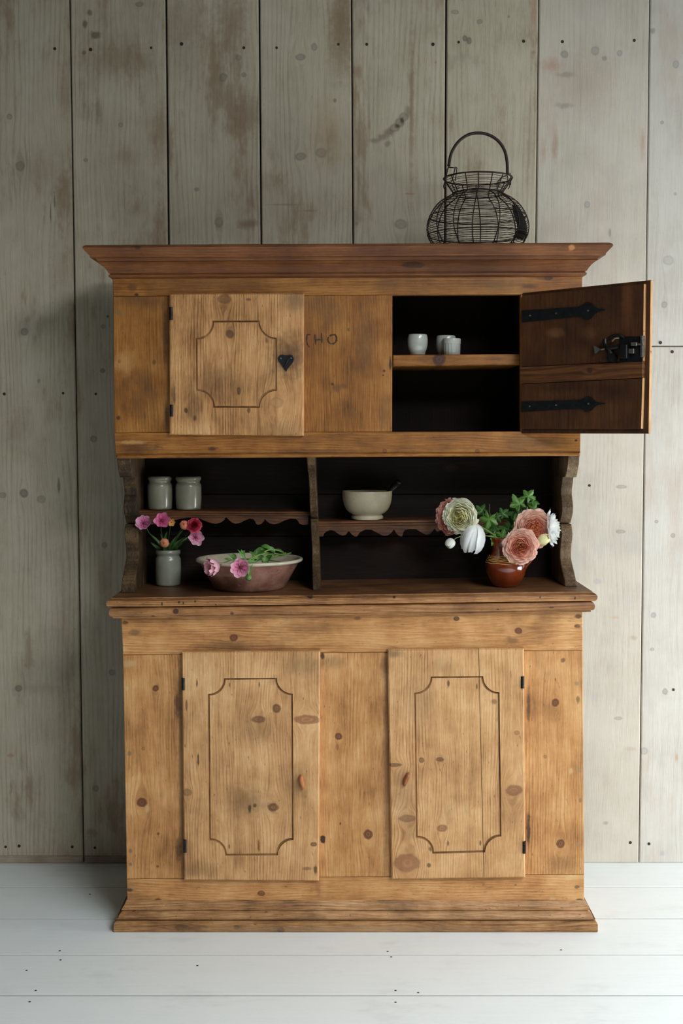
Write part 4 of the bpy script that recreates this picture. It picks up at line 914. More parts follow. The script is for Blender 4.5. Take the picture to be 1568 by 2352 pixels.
# rim lock with its levers
lock = door
def lk(px, py): return ond(px, py)
def lbox(x0, y0, x1, y1, n0, n1, mat, ch=.0008):
    a, c, d, g = lk(x0, y0), lk(x1, y0), lk(x1, y1), lk(x0, y1)
    b = MB(); b.slab([a, c, d, g], n0, n1, ch); return b.build('lock_plate', mat, lock, matrix=DM)
lbox(1424, 773, 1476, 832, -.004, .0005, m_iron)
lbox(1474, 771, 1480, 820, -.010, .001, m_steel)
lbox(1431, 792, 1448, 824, -.024, -.003, m_iron, .002)
lbox(1448, 801, 1460, 812, -.014, -.004, m_steel, .001)
lbox(1454, 787, 1467, 795, -.016, -.004, m_steel, .001)
lbox(1465, 789, 1482, 793, -.014, -.008, m_steel, .0008)
def ltube(pts, r, mat, name='lock_lever'):
    P = []
    for (x, y, n) in pts:
        u, z = lk(x, y); P.append((u, n, z))
    b = MB(); b.tube(spline(P, 5), r, 8); return b.build(name, mat, lock, matrix=DM, smooth=True, angle=50)
ltube([(1400, 778, -.008), (1412, 772, -.012), (1424, 770, -.010), (1436, 776, -.006)], .0042, m_iron)
ltube([(1398, 800, -.010), (1406, 812, -.014), (1411, 822, -.014)], .0085, m_iron)
ltube([(1392, 780, -.008), (1394, 792, -.010), (1404, 800, -.012), (1424, 796, -.008)], .0068, m_iron)
ltube([(1412, 784, -.016), (1420, 778, -.020), (1429, 777, -.018)], .0030, m_steel)
ltube([(1384, 803, -.008), (1396, 800, -.010)], .0035, m_steel)
u, z = lk(1410, 822)
b = MB(); b.tube([(u, -.022, z), (u, -.0215, z), (u, -.002, z)], lambda t: .0125 if t > .3 else .010, 16); b.build('lock_disc', m_iron, lock, matrix=DM, smooth=True, angle=40)
a1, a2, a3 = lk(1368, 794), lk(1384, 803), lk(1370, 813)
b = MB(); b.prism([a3, a2, a1], -.012, -.004); b.build('lock_wing', m_steel, lock, matrix=DM)

# ================================================================ THINGS ON THE CABINET
def pot(name, label, cat, cx, Y, rows, mat, zbase, group=None, seg=40, inner=None, flute=None, parent=None):
    """rows: (radius px, photo row) outer profile bottom -> top; inner: same for the inside top -> bottom"""
    c = at(cx, rows[0][1], Y)
    z_first = at(cx, rows[0][1], Y).z
    prof = [(0.0005, 0.0)] + [(size(r, Y), at(cx, y, Y).z - z_first) for (r, y) in rows]
    if inner: prof += [(size(r, Y), at(cx, y, Y).z - z_first) for (r, y) in inner]
    b = MB(); b.lathe(prof, (0, 0, 0), seg, flute)
    o = b.build(name, mat, None, smooth=True, angle=50)
    o.location = (c.x, Y, zbase)
    if parent is not None: attach(o, parent)
    if label: tag(o, label, cat, group)
    return o
def glaze(name, base, dark, scale=14, spots=None, rough=0.22, coat=0.4, spot_s=0.7, band=None, lo=0.35, hi=0.7):
    N = NT(name)
    vec, s = N.objco()
    oi = N.n('ShaderNodeObjectInfo')
    av = N.n('ShaderNodeVectorMath', operation='ADD'); N.link(vec, av.inputs[0]); N.link(N.comb(oi.outputs['Random'], oi.outputs['Random'], 0.0), av.inputs[1])
    nz = N.noise(av.outputs[0], scale, 6.0, 0.6)
    col = N.ramp(nz, [(lo, lin(dark)), (hi, lin(base))])
    if spots:
        sp = N.noise(av.outputs[0], 130.0, 2.0)
        col = N.mix(N.smooth(sp, 0.68, 0.74, 0.0, spot_s), col, lin(spots))
    return N.bsdf(col, rough, coat=coat, bump=nz, bump_s=0.08, bump_d=.002)

# ---- small white cups in the open cupboard
m_china = glaze('white_china', (178, 181, 174), (160, 163, 156), 20, rough=0.18, coat=0.6)  # greyed china: dimness of the cupboard put into the colour
YK1, YK2, YK3 = YSH + .040, YSH + .085, YSH + .045
pot('cup', 'rounded white china cup standing alone on the cupboard shelf', 'cup', 958.5, YK1,
    [(15, 814.5), (17.5, 813), (18, 810.5), (17.2, 810), (18.8, 808), (18.0, 807.3), (19.6, 805.5), (19.0, 805), (21, 801), (22.8, 793), (23.4, 785), (23.2, 776), (22.2, 770), (21.4, 768), (20.6, 767)], m_china, ZSHELF + .0008, 'white cups in the open cupboard',
    inner=[(19.8, 768), (21, 775), (21, 785), (17, 804), (0.3, 807)])
pot('cup', 'rounded white china cup half hidden behind the fluted cup', 'cup', 1023.5, YK2,
    [(15, 814.5), (17.5, 813), (18, 810.5), (17.2, 810), (18.8, 808), (18.0, 807.3), (19.6, 805.5), (19.0, 805), (21, 801), (22.6, 793), (23.2, 785), (23.0, 776), (22.2, 771), (21.4, 769), (20.6, 768)], m_china, ZSHELF + .0008, 'white cups in the open cupboard',
    inner=[(19.8, 769), (21, 776), (21, 785), (17, 804), (0.3, 807)])
fl = lambda a, i: (1.0 - 0.035 * abs(math.sin(a * 8))) if 1 <= i <= 4 else 1.0
pot('fluted_cup', 'straight white cup with fluted sides in front of another cup', 'cup', 1037, YK3,
    [(18.5, 814), (19.6, 813), (20.0, 800), (20.2, 789), (20.5, 788.4), (20.6, 787.6), (20.9, 778), (20.6, 776.5), (19.9, 776)], m_china, ZSHELF + .0008, 'white cups in the open cupboard', seg=96,
    inner=[(19.0, 776.5), (18.6, 790), (17.5, 808), (0.3, 810)], flute=fl)

# ---- stoneware jars on the left shelf
m_stone = glaze('grey_stoneware', (140, 137, 119), (120, 116, 99), 9, spots=(120, 110, 92), rough=0.3, coat=0.35, spot_s=0.3)  # glaze darkened, shade of the recess put into it
def jar(cx, Y, w, y_top, y_bot, zbase, label, group, mat, name='stoneware_jar', cat='jar'):
    h = y_bot - y_top
    R_ = [(w * .90, y_bot), (w * .955, y_bot - 1.5), (w * .97, y_bot - 5), (w, y_bot - h * .35), (w * .995, y_bot - h * .70), (w * .97, y_bot - h * .76), (w * .90, y_bot - h * .80), (w * .875, y_bot - h * .83), (w * .90, y_bot - h * .865), (w * .97, y_bot - h * .90), (w * .985, y_bot - h * .94), (w * .96, y_bot - h * .98), (w * .91, y_top)]
    return pot(name, label, cat, cx, Y, R_, mat, zbase, group, inner=[(w * .86, y_top + h * .02), (w * .80, y_bot - h * .84), (w * .90, y_bot - h * .7), (w * .88, y_bot - h * .1), (.3, y_bot - h * .06)])
def zon(A, B, x): return A.z + (B.z - A.z) * (x - A.x) / (B.x - A.x)
YJ = YS + .050
for cx, w, lab in ((367.5, 28.3, 'grey stoneware jar on the left shelf, nearer the shaped side'), (433, 29.8, 'grey stoneware jar on the left shelf, nearer the divider')):
    x = at(cx, 1168, YJ).x
    jar(cx, YJ, w, 1094, 1170, zon(LA, LB, x) + .0008, lab, 'stoneware jars on the left shelf', m_stone)

# ---- mortar and pestle on the right shelf
m_mortar = glaze('old_cream_ceramic', (182, 172, 145), (158, 147, 120), 12, spots=(104, 92, 70), rough=0.45, coat=0.1, spot_s=0.6)  # toned down: dim light in the recess put into the colour
YM = YS + .044
xm = at(843, 1190, YM).x
zm = zon(RA, RB, xm) + .0008
pot('mortar', 'cream speckled ceramic mortar on a low round foot', 'mortar', 843, YM,
    [(34, 1196.5), (36.5, 1195), (37, 1191), (36, 1187.5), (33, 1185.5), (34, 1184.5), (41, 1181), (48, 1174), (53, 1164), (56, 1152), (57.2, 1140), (57.3, 1133), (56.6, 1131)], m_mortar, zm, None, 48,
    inner=[(54.5, 1131.2), (52.5, 1136), (50, 1152), (42, 1168), (28, 1176), (.3, 1179)])
pe = thing('pestle', (xm + .02, YM, zm + .03), 'dark pestle leaning over the mortar rim', 'pestle')
m_dark = plain('dark_turned_wood', (30, 26, 24), 0.4, var=0.3)
pa, pb = at(868, 1158, YM - .01), at(912, 1110, YM + .045)
b = MB(); b.tube([pa, pa.lerp(pb, .12), pa.lerp(pb, .3), pa.lerp(pb, .5), pa.lerp(pb, .8), pa.lerp(pb, .95), pb], lambda t: (.014, .017, .011, .008, .0095, .0115, .007)[int(round(t * 6))], 14)
b.build('shaft', m_dark, pe, smooth=True)
b = MB(); b.lathe([(.0003, .012), (.006, .0112), (.0105, .007), (.0118, 0), (.009, -.006), (.0003, -.008)], (0, 0, 0), 14)
b.build('grip_end', m_dark, pe, smooth=True, matrix=Matrix.Translation(pb) @ (pb - pa).to_track_quat('Z', 'Y').to_matrix().to_4x4())

# ---- jar vase, bowl and jug on the counter
def zcount(x): return ZC + tiltc * (x - (at(278, 1400, YL).x + at(1337, 1400, YL).x) / 2)
def place(cx, base_row, rbase_px):
    zc = ZC
    p = atz(cx, base_row, zc); zc = zcount(p.x); p = atz(cx, base_row, zc)
    Y = p.y + size(rbase_px, p.y)
    return Y, zc
YV, zv = place(386, 1343, 28)
YV = min(YV, .30)
m_vase = glaze('pale_stoneware', (152, 155, 142), (128, 129, 115), 8, spots=(120, 112, 96), rough=0.28, coat=0.5, spot_s=0.35)  # darker glaze carries the recess shade
vase = jar(386.5, YV, 29.5, 1262, 1343, zv + .0008, 'pale stoneware jar holding the pink and peach flowers', None, m_vase)

YB, zb = place(573, 1361, 80)
YB = min(max(YB, .17), YREC - .172)
N = NT('worn_terracotta_glaze')
vec, s = N.objco()
nz = N.noise(vec, 16.0, 8.0, 0.68)
n2 = N.noise(vec, 70.0, 5.0, 0.6)
n3 = N.noise(N.comb(s[0], s[1], N.m('MULTIPLY', s[2], 4.0)), 9.0, 3.0)
c = N.ramp(nz, [(0.3, lin((98, 62, 50))), (0.5, lin((134, 92, 78))), (0.72, lin((160, 122, 104)))])
c = N.mix(N.smooth(n3, .56, .66, 0, .45), c, lin((176, 140, 108)))
c = N.mix(N.smooth(n2, .66, .72, 0, .6), c, lin((196, 172, 156)))
m_terra = N.bsdf(c, 0.5, bump=nz, bump_s=.25, bump_d=.003)
m_cream = glaze('chipped_cream_enamel', (198, 188, 166), (174, 163, 140), 18, spots=(150, 128, 100), rough=0.3, coat=0.3, spot_s=0.5)
cb = at(573, 1361, YB)
bowl = thing('bowl', (cb.x, YB, zb + .0008), 'wide terracotta bowl with cream glazed inside and rolled rim', 'bowl')
def rows(cx, Y, lst, y0):
    z0_ = at(cx, y0, Y).z
    return [(size(r, Y), at(cx, y, Y).z - z0_) for (r, y) in lst]
b = MB(); b.lathe([(.0005, 0)] + rows(573, YB, [(78, 1354), (81, 1352), (84, 1347), (92, 1333), (102, 1315), (110, 1301), (114.5, 1293.5)], 1354), (0, 0, 0), 64)
b.build('body', m_terra, bowl, smooth=True, angle=50, matrix=Matrix.Translation(bowl.location))
b = MB(); b.lathe(rows(573, YB, [(114.5, 1293.6), (118, 1293.2), (121.5, 1291.5), (123.2, 1288.6), (122.5, 1285.8), (119.5, 1284.4), (116, 1285), (113.5, 1287.5)], 1354), (0, 0, 0), 64)
b.build('rim', m_cream, bowl, smooth=True, matrix=Matrix.Translation(bowl.location))
b = MB(); b.lathe(rows(573, YB, [(113.5, 1287.5), (110, 1293), (101, 1308), (90, 1328), (80, 1345), (74, 1349), (.3, 1350)], 1354), (0, 0, 0), 64)
b.build('glazed_inside', m_cream, bowl, smooth=True, matrix=Matrix.Translation(bowl.location))

YG, zg = place(1161, 1350, 28)
YG = max(YG, .13)
N = NT('amber_brown_glaze')
vec, s = N.objco()
nz = N.noise(vec, 22.0, 5.0, .6)
hz = N.smooth(s[2], 0.0, .14)
c = N.ramp(N.m('MULTIPLY_ADD', N.m('SUBTRACT', nz, .5), .5, .5), [(0.2, lin((74, 26, 8))), (0.5, lin((112, 42, 12))), (0.85, lin((146, 64, 20)))])
m_amber = N.bsdf(c, 0.16, coat=0.9, bump=nz, bump_s=.05, bump_d=.002)
m_slip = plain('cream_slip', (214, 184, 104), 0.3, coat=.5, var=.15, vscale=120)
cg = at(1161, 1350, YG)
jug = thing('jug', (cg.x, YG, zg + .0008), 'amber brown glazed jug with cream lines round its shoulder', 'jug')
JM = Matrix.Translation(jug.location)
jp = [(27, 1350), (29, 1348.5), (31, 1345.5), (36, 1339), (40.5, 1331), (44.2, 1321), (46.6, 1311), (47.3, 1303), (46.6, 1296), (44.2, 1289), (39.5, 1282), (35.2, 1275.5), (32.8, 1269), (32, 1262), (32.6, 1253), (34.8, 1244), (36.8, 1239.5), (37, 1238), (36, 1237.2)]
ji = [(34.2, 1238), (31, 1246), (29.5, 1256), (30, 1268), (36, 1279), (42, 1290), (44, 1303), (40, 1322), (32, 1338), (24, 1345), (.3, 1346)]
jr = rows(1161, YG, jp, 1350)
b = MB(); b.lathe([(.0005, 0)] + jr + rows(1161, YG, ji, 1350), (0, 0, 0), 56)
b.build('body', m_amber, jug, smooth=True, angle=60, matrix=JM)
def rad_at(z):
    for (a, c_) in zip(jr[:-1], jr[1:]):
        if a[1] <= z <= c_[1]:
            t = (z - a[1]) / (c_[1] - a[1] + 1e-9); return a[0] + (c_[0] - a[0]) * t
    return jr[-1][0]
rnd = random.Random(5)
z1349 = at(1161, 1350, YG).z
for k, row in enumerate((1280, 1283.5, 1287, 1290.5, 1295)):
    zz_ = at(1161, row, YG).z - z1349
    path = []
    for i in range(72):
        a = 2 * math.pi * i / 72
        z_ = zz_ + .0008 * math.sin(a * 9 + k * 2) + rnd.uniform(-.0003, .0003)
        if abs(((a - R(283 + k * 3)) % (2 * math.pi))) < .12: z_ += .0022
        r_ = rad_at(z_) + .0003
        path.append((r_ * math.cos(a), r_ * math.sin(a), z_))
    b = MB(); b.tube(path, .0011 if k in (0, 4) else .0009, 6, close=True)
    b.build('slip_line', m_slip, jug, smooth=True, matrix=JM)
# jug handle: strap from the neck to the belly, turned to the right and a little to the front
ha = R(-12)
hd = Vector((math.cos(ha), math.sin(ha), 0)); hs_ = Vector((-math.sin(ha), math.cos(ha), 0))
hpts = [(1192, 1250), (1208, 1250), (1221, 1260), (1224, 1275), (1218, 1291), (1208, 1303), (1202, 1316)]
hp3 = []
for (x, y) in hpts:
    z_ = at(1161, y, YG).z - z1349; hp3.append((size(x - 1161, YG), z_))
sp3 = spline([(p[0], 0, p[1]) for p in hp3], 6)
b = MB(); vs = []; n = len(sp3)
for i, p in enumerate(sp3):
    t = sp3[min(i + 1, n - 1)] - sp3[max(i - 1, 0)]; t.normalize()
    nn = Vector((-t.z, 0, t.x))
    for k in range(10):
        a = 2 * math.pi * k / 10
        off_ = nn * (.0042 * math.cos(a)); w_ = .0092 * math.sin(a)
        pp = hd * (p.x + off_.x) + hs_ * w_ + Vector((0, 0, p.z + off_.z)); vs.append(pp)
fs = [(i * 10 + k, i * 10 + (k + 1) % 10, (i + 1) * 10 + (k + 1) % 10, (i + 1) * 10 + k) for i in range(n - 1) for k in range(10)]
b.add(vs, fs); b.build('handle', m_amber, jug, smooth=True, matrix=JM)

# ---- wire egg basket on top of the cornice
YW = 0.235
m_wire = plain('rusted_black_wire', (46, 38, 32), 0.55, 0.6, var=0.4, vscale=200)
cw = at(1096, 560, YW)
ztopc = ZT + tiltu * (cw.x - (XUL + XUR) / 2)
bask = thing('egg_basket', (cw.x, YW, ztopc + .001), 'bulbous black wire egg basket with an arched handle', 'basket')
BM = Matrix.Translation(bask.location)
def zrow(py): return at(1096, py, YW).z - bask.location.z
zr = [(76, None), (90, 578), (104, 560), (113, 542), (116, 526), (113.5, 508), (105, 488), (92, 470), (76, 457), (62, 449), (57, 444), (60, 437), (67, 427), (76, 413), (77.5, 410)]
wp = [(size(r, YW), (0.0018 if y is None else max(.004, zrow(y)))) for (r, y) in zr]
wp[1] = (wp[1][0], .008)
wps = spline([(r, 0, z) for (r, z) in wp], 7)
rnd = random.Random(11)
def wr(z):
    for a, c_ in zip(wps[:-1], wps[1:]):
        if (a.z <= z <= c_.z): return a.x + (c_.x - a.x) * (z - a.z) / (c_.z - a.z + 1e-9)
    return wps[-1].x
NR = 14
for k in range(NR):
    a0 = 2 * math.pi * k / NR + .12 + rnd.uniform(-.05, .05)
    path = []
    for i, p in enumerate(wps):
        t = i / (len(wps) - 1); a = a0 + .10 * math.sin(t * 5 + k) * .6
        path.append((p.x * math.cos(a), p.x * math.sin(a), p.z))
    b = MB(); b.tube(path, .0017, 6); b.build('rib', m_wire, bask, smooth=True, matrix=BM)
path = []; turns = 40; per = 44; zmax = wps[-1].z
L = [0]
for a, c_ in zip(wps[:-1], wps[1:]): L.append(L[-1] + (c_ - a).length)
def along(s):
    for i in range(len(L) - 1):
        if L[i] <= s <= L[i + 1]: return wps[i].lerp(wps[i + 1], (s - L[i]) / (L[i + 1] - L[i] + 1e-9))
    return wps[-1]
for i in range(turns * per + 1):
    s_ = L[-1] * (i / (turns * per)); a = 2 * math.pi * i / per
    p = along(min(L[-1], s_ + .0011 * math.sin(a * 3.37 + i * .013)))
    path.append((p.x * math.cos(a), p.x * math.sin(a), p.z))
b = MB(); b.tube(path, .00082, 5); b.build('woven_wire', m_wire, bask, smooth=True, matrix=BM)
for (row, th) in ((497, .0016), (540, .0016), (445, .0018), (410, .0022), (None, .002)):
    z_ = .002 if row is None else zrow(row); r_ = wp[0][0] if row is None else wr(z_)
    b = MB(); b.tube([(r_ * math.cos(2 * math.pi * k / 56), r_ * math.sin(2 * math.pi * k / 56), z_) for k in range(56)], th, 6, close=True)
    b.build('hoop', m_wire, bask, smooth=True, matrix=BM)
# base wires
for k in range(5):
    a = math.pi * k / 5
    b = MB(); b.tube([(wp[0][0] * math.cos(a), wp[0][0] * math.sin(a), .002), (0, 0, .0035), (-wp[0][0] * math.cos(a), -wp[0][0] * math.sin(a), .002)], .0013, 5); b.build('base_wire', m_wire, bask, matrix=BM)
# dense dark woven patch on the right flank
b = MB(); vs = []; nu, nv_ = 8, 14
for i in range(nv_ + 1):
    z_ = zrow(556) + (zrow(482) - zrow(556)) * i / nv_
    for k in range(nu + 1):
        a = R(-46 + (20 + 14 * (1 - i / nv_)) * k / nu + 3 * math.sin(i * .5)); r_ = wr(z_) - .006
        vs.append((r_ * math.cos(a), r_ * math.sin(a), z_))
for i in range(nv_ + 1):
    for k in range(nu + 1):
        v = vs[i * (nu + 1) + k]; s_ = (math.hypot(v[0], v[1]) - .0015) / math.hypot(v[0], v[1]); vs.append((v[0] * s_, v[1] * s_, v[2]))
o_ = (nu + 1) * (nv_ + 1)
fs = []
for i in range(nv_):
    for k in range(nu):
        a = i * (nu + 1) + k; fs += [(a, a + 1, a + nu + 2, a + nu + 1), (o_ + a, o_ + a + nu + 1, o_ + a + nu + 2, o_ + a + 1)]
b.add(vs, fs); o = b.build('lining_patch', plain('black_lining', (14, 12, 11), 0.8), bask, smooth=True, matrix=BM); o['label'] = 'dark patch inside the basket flank'
# handle and its wire ears (handle plane roughly across the view)
def bw(px, py, dy=0.0):
    p = at(px, py, YW + dy); return Vector((p.x - bask.location.x, dy, p.z - bask.location.z))
hpth = spline([bw(1030, 382, -.01), bw(1036, 352, -.012), bw(1052, 326, -.014), bw(1074, 310, -.015), bw(1096, 305.5, -.015), bw(1120, 309, -.015), bw(1143, 323, -.014), bw(1158, 345, -.012), bw(1164, 372, -.01), bw(1165, 399, -.01)], 6)
b = MB(); b.tube(hpth, .0046, 10); b.build('handle', m_wire, bask, smooth=True, matrix=BM)
ears = [[(1031, 380), (1029, 386), (1023, 410), (1018, 428), (1020, 434)], [(1031, 384), (1025, 390), (1021, 415), (1022, 432)], [(1031, 384.5), (1040, 385), (1045, 386), (1041, 402), (1037, 418)], [(1046, 384), (1049, 386), (1047, 402), (1045, 415)],
        [(1165, 397), (1164, 402), (1152, 407), (1144, 415), (1140, 430)], [(1165, 399), (1171, 398), (1173, 410), (1172, 425)], [(1164, 400), (1166, 412), (1168, 424)], [(1171, 420), (1169, 431), (1166, 434)]]
for k, el in enumerate(ears):
    dys = -.02 if k in (2, 3, 4) else 0.0
    b = MB(); b.tube([bw(x, y, -.01 + dys * (i / (len(el) - 1))) for i, (x, y) in enumerate(el)], .0016, 6); b.build('handle_wire', m_wire, bask, smooth=True, matrix=BM)

# ================================================================ FLOWERS
def petal_mat(name, inner, mid, outer, rad, trans=0.22, rough=0.55, veins=0.25):
    N = NT(name)
    vec, s = N.objco()
    r_ = N.m('SQRT', N.m('MULTIPLY_ADD', s[0], s[0], N.m('MULTIPLY', s[1], s[1])))
    nz = N.noise(vec, 160.0, 3.0)
    t = N.m('MULTIPLY_ADD', N.m('SUBTRACT', nz, .5), veins, N.m('DIVIDE', r_, rad))
    c = N.ramp(t, [(0.05, lin(inner)), (0.5, lin(mid)), (0.95, lin(outer))])
    return N.bsdf(c, rough, spec=.3, trans=trans)
m_stem = plain('fresh_stem_green', (104, 138, 60), 0.45, var=.2, trans=.1)
m_leaf = plain('deep_leaf_green', (62, 104, 44), 0.4, var=.35, vscale=60, trans=.2, bump=.2)
m_leafl = plain('light_leaf_green', (96, 142, 62), 0.42, var=.3, vscale=60, trans=.25, bump=.2)
m_stemd = plain('dark_stem_green', (58, 84, 40), 0.5, var=.2)
def face(d):
    """matrix turning local +Z to direction d"""
    return Vector(d).normalized().to_track_quat('Z', 'Y').to_matrix().to_4x4()
def ranunculus(parent, c, d, rad, mat, seed, rings=9, spread=1.0, name='petals', wave=.06, depth=.42):
    rnd = random.Random(seed); b = MB()
    for ri in range(rings):
        f = (ri + .6) / rings
        rho = rad * f ** .92
        n = 4 + int(6 * f)
        tip = rad * depth * (.55 - .75 * f * f) * 1.0
        for k in range(n):
            a0 = 2 * math.pi * (k + .37 * ri) / n + rnd.uniform(-.15, .15)
            wid = 2 * math.pi / n * rnd.uniform(.72, .9)
            nu, nv_ = 7, 6; vs = []
            rj = rho * rnd.uniform(.94, 1.06); tj = tip + rad * rnd.uniform(-.05, .05); ph = rnd.uniform(0, 6.28)
            for i in range(nv_ + 1):
                t = i / nv_
                for j in range(nu + 1):
                    sx = j / nu * 2 - 1
                    edge = (1 - .28 * abs(sx) ** 2.5)
                    tt = t * edge
                    rr = rj * (.25 + .95 * math.sin(tt * math.pi * .62) ** .8 * (1.0 if f > .55 else .92)) * (1 if f < .6 else 1 + .10 * t * t)
                    zz_ = -rad * .45 + (tj + rad * .45) * tt ** (1.15 if f < .6 else .95)
                    if f > .8: zz_ -= rad * .10 * t * t
                    a = a0 + sx * wid * (.35 + .65 * math.sin(min(1, t * 1.25) * math.pi / 2))
                    wv = wave * rad * t * t * math.sin(sx * 5 + ph) * (.3 + f)
                    vs.append(((rr + wv) * math.cos(a), (rr + wv) * math.sin(a), zz_ + wv * .6))
            fs = [(i * (nu + 1) + j, i * (nu + 1) + j + 1, (i + 1) * (nu + 1) + j + 1, (i + 1) * (nu + 1) + j) for i in range(nv_) for j in range(nu)]
            b.add(vs, fs)
    M_ = Matrix.Translation(c) @ face(d)
    o = b.build(name, mat, parent, smooth=True, matrix=M_)
    o['kind'] = 'stuff'
    return o
def petal_mesh(L, W, cup, curl, rnd, tipc=.12):
    nu, nv_ = 6, 7; vs = []
    ph = rnd.uniform(0, 6)
    for i in range(nv_ + 1):
        t = i / nv_
        w = W * (math.sin(math.pi * (.08 + .80 * t ** .85)) ** .75)
        for j in range(nu + 1):
            s_ = j / nu * 2 - 1
            x = s_ * w / 2; r_ = L * (t - tipc * t * t * s_ * s_)
            z_ = L * (cup * (t * (1 - t)) * -1.6 + curl * t * t) + abs(s_) ** 2 * w * .22 + .05 * L * t * math.sin(3.2 * s_ + ph)
            vs.append((r_, x, z_))
    fs = [(i * (nu + 1) + j, i * (nu + 1) + j + 1, (i + 1) * (nu + 1) + j + 1, (i + 1) * (nu + 1) + j) for i in range(nv_) for j in range(nu)]
    return vs, fs
def open_flower(parent, c, d, rad, mat, mcent, seed, n=7, lift=.45, layers=1):
    rnd = random.Random(seed)
    M_ = Matrix.Translation(c) @ face(d)
    for ly in range(layers):
        for k in range(n):
            a = 2 * math.pi * (k + .5 * ly) / n + rnd.uniform(-.14, .14)
            b = MB(); vs, fs = petal_mesh(rad * (1 - .25 * ly) * rnd.uniform(.92, 1.08), rad * 1.0 * rnd.uniform(.9, 1.15), .35, lift * (1 + .8 * ly) + rnd.uniform(-.15, .15), rnd)
            b.add([(x * math.cos(a) - y * math.sin(a), x * math.sin(a) + y * math.cos(a), z_ + .0006 * (k % 2)) for (x, y, z_) in vs], fs)
            b.build('petal', mat, parent, smooth=True, matrix=M_)
    b = MB(); b.lathe([(.0003, rad * .16), (rad * .09, rad * .14), (rad * .15, rad * .07), (rad * .12, -.001), (.0003, -.003)], (0, 0, 0), 10)
    b.build('flower_centre', mcent, parent, smooth=True, matrix=M_)
def bud(parent, c, d, rad, mat, seed, n=5, tall=1.0, name='petal', opened=.80, ruffle=.0):
    rnd = random.Random(seed); M_ = Matrix.Translation(c) @ face(d)
    for k in range(n):
        a0 = 2 * math.pi * k / n; vs = []; nu, nv_ = 5, 7
        for i in range(nv_ + 1):
            t = i / nv_
            th = min(math.pi, t * math.pi * (opened + .06 * (k % 2)))
            for j in range(nu + 1):
                s_ = j / nu * 2 - 1
                a = a0 + s_ * math.pi / n * 1.55 * (1 - .55 * max(0, t - .55) / .45 * abs(s_)) + t * .5
                rr = rad * (1 + (.05 + ruffle * .3) * (k % 3)) * max(0.0, math.sin(th)) ** .8 * (1 + ruffle * (t * .6 * math.sin(s_ * 4 + k * 2.1) - .35 * s_ * s_ * (k % 2)))
                vs.append((rr * math.cos(a), rr * math.sin(a), -rad * tall * math.cos(th)))
        fs = [(i * (nu + 1) + j, i * (nu + 1) + j + 1, (i + 1) * (nu + 1) + j + 1, (i + 1) * (nu + 1) + j) for i in range(nv_) for j in range(nu)]
        b = MB(); b.add(vs, fs); b.build(name, mat, parent, smooth=True, matrix=M_)
def stem(parent, pts, r=.0022, mat=None, name='stem'):
    b = MB(); b.tube(spline(pts, 7), lambda t: r * (1.05 - .2 * t), 7)
    return b.build(name, mat or m_stem, parent, smooth=True)
def lance_leaf(parent, base, tip, width, normal, mat, bend=.15, name='leaf'):
    base, tip = Vector(base), Vector(tip); ax = tip - base; L_ = ax.length; ax.normalize()
    nrm = Vector(normal); nrm = (nrm - ax * nrm.dot(ax)).normalized(); sd = ax.cross(nrm)
    nu, nv_ = 4, 9; vs = []
    for i in range(nv_ + 1):
        t = i / nv_; w = width * (math.sin(math.pi * (.04 + .95 * t ** .8)) ** .9)
        for j in range(nu + 1):
            s_ = j / nu * 2 - 1
            vs.append(base + ax * (L_ * t) + sd * (s_ * w / 2) + nrm * (L_ * bend * math.sin(math.pi * t) + abs(s_) * w * .18))
    fs = [(i * (nu + 1) + j, i * (nu + 1) + j + 1, (i + 1) * (nu + 1) + j + 1, (i + 1) * (nu + 1) + j) for i in range(nv_) for j in range(nu)]
    b = MB(); b.add(vs, fs); return b.build(name, mat, parent, smooth=True)
def lobed_leaf(parent, c, up, normal, rad, mat, seed):
    """vine-like leaf: five toothed lobes, pleated and slightly cupped"""
    rnd = random.Random(seed)
    up = Vector(up).normalized(); nrm = Vector(normal); nrm = (nrm - up * nrm.dot(up)).normalized(); sd = up.cross(nrm)
    n = 60; rings = (0.0, .35, .68, 1.0); vs = [Vector(c)]; c = Vector(c)
    for q_ in rings[1:]:
        for k in range(n):
            a = 2 * math.pi * k / n - math.pi
            dl = abs(((a * 5 / (2 * math.pi) + .5) % 1) - .5)
            lob = 1 - .46 * (dl / .5) ** .85
            teeth = 1 + .05 * math.sin(a * 22)
            base_cut = 1 - .65 * max(0, (abs(a) - 2.5) / .64)
            r_ = rad * lob * teeth * base_cut * (1 + .18 * math.cos(a)) * q_
            zz_ = rad * (-.22 * q_ * q_ + .07 * q_ * math.cos(5 * a + .3) + .05 * q_ * math.sin(a * 10))
            vs.append(c + up * (r_ * math.cos(a)) + sd * (r_ * math.sin(a)) + nrm * zz_)
    fs = [(0, 1 + k, 1 + (k + 1) % n) for k in range(n)]
    for q_ in range(2):
        for k in range(n):
            a, d_ = 1 + q_ * n + k, 1 + q_ * n + (k + 1) % n
            fs.append((a, d_, d_ + n, a + n))
    b = MB(); b.add(vs, fs); return b.build('leaf', mat, parent, smooth=True)

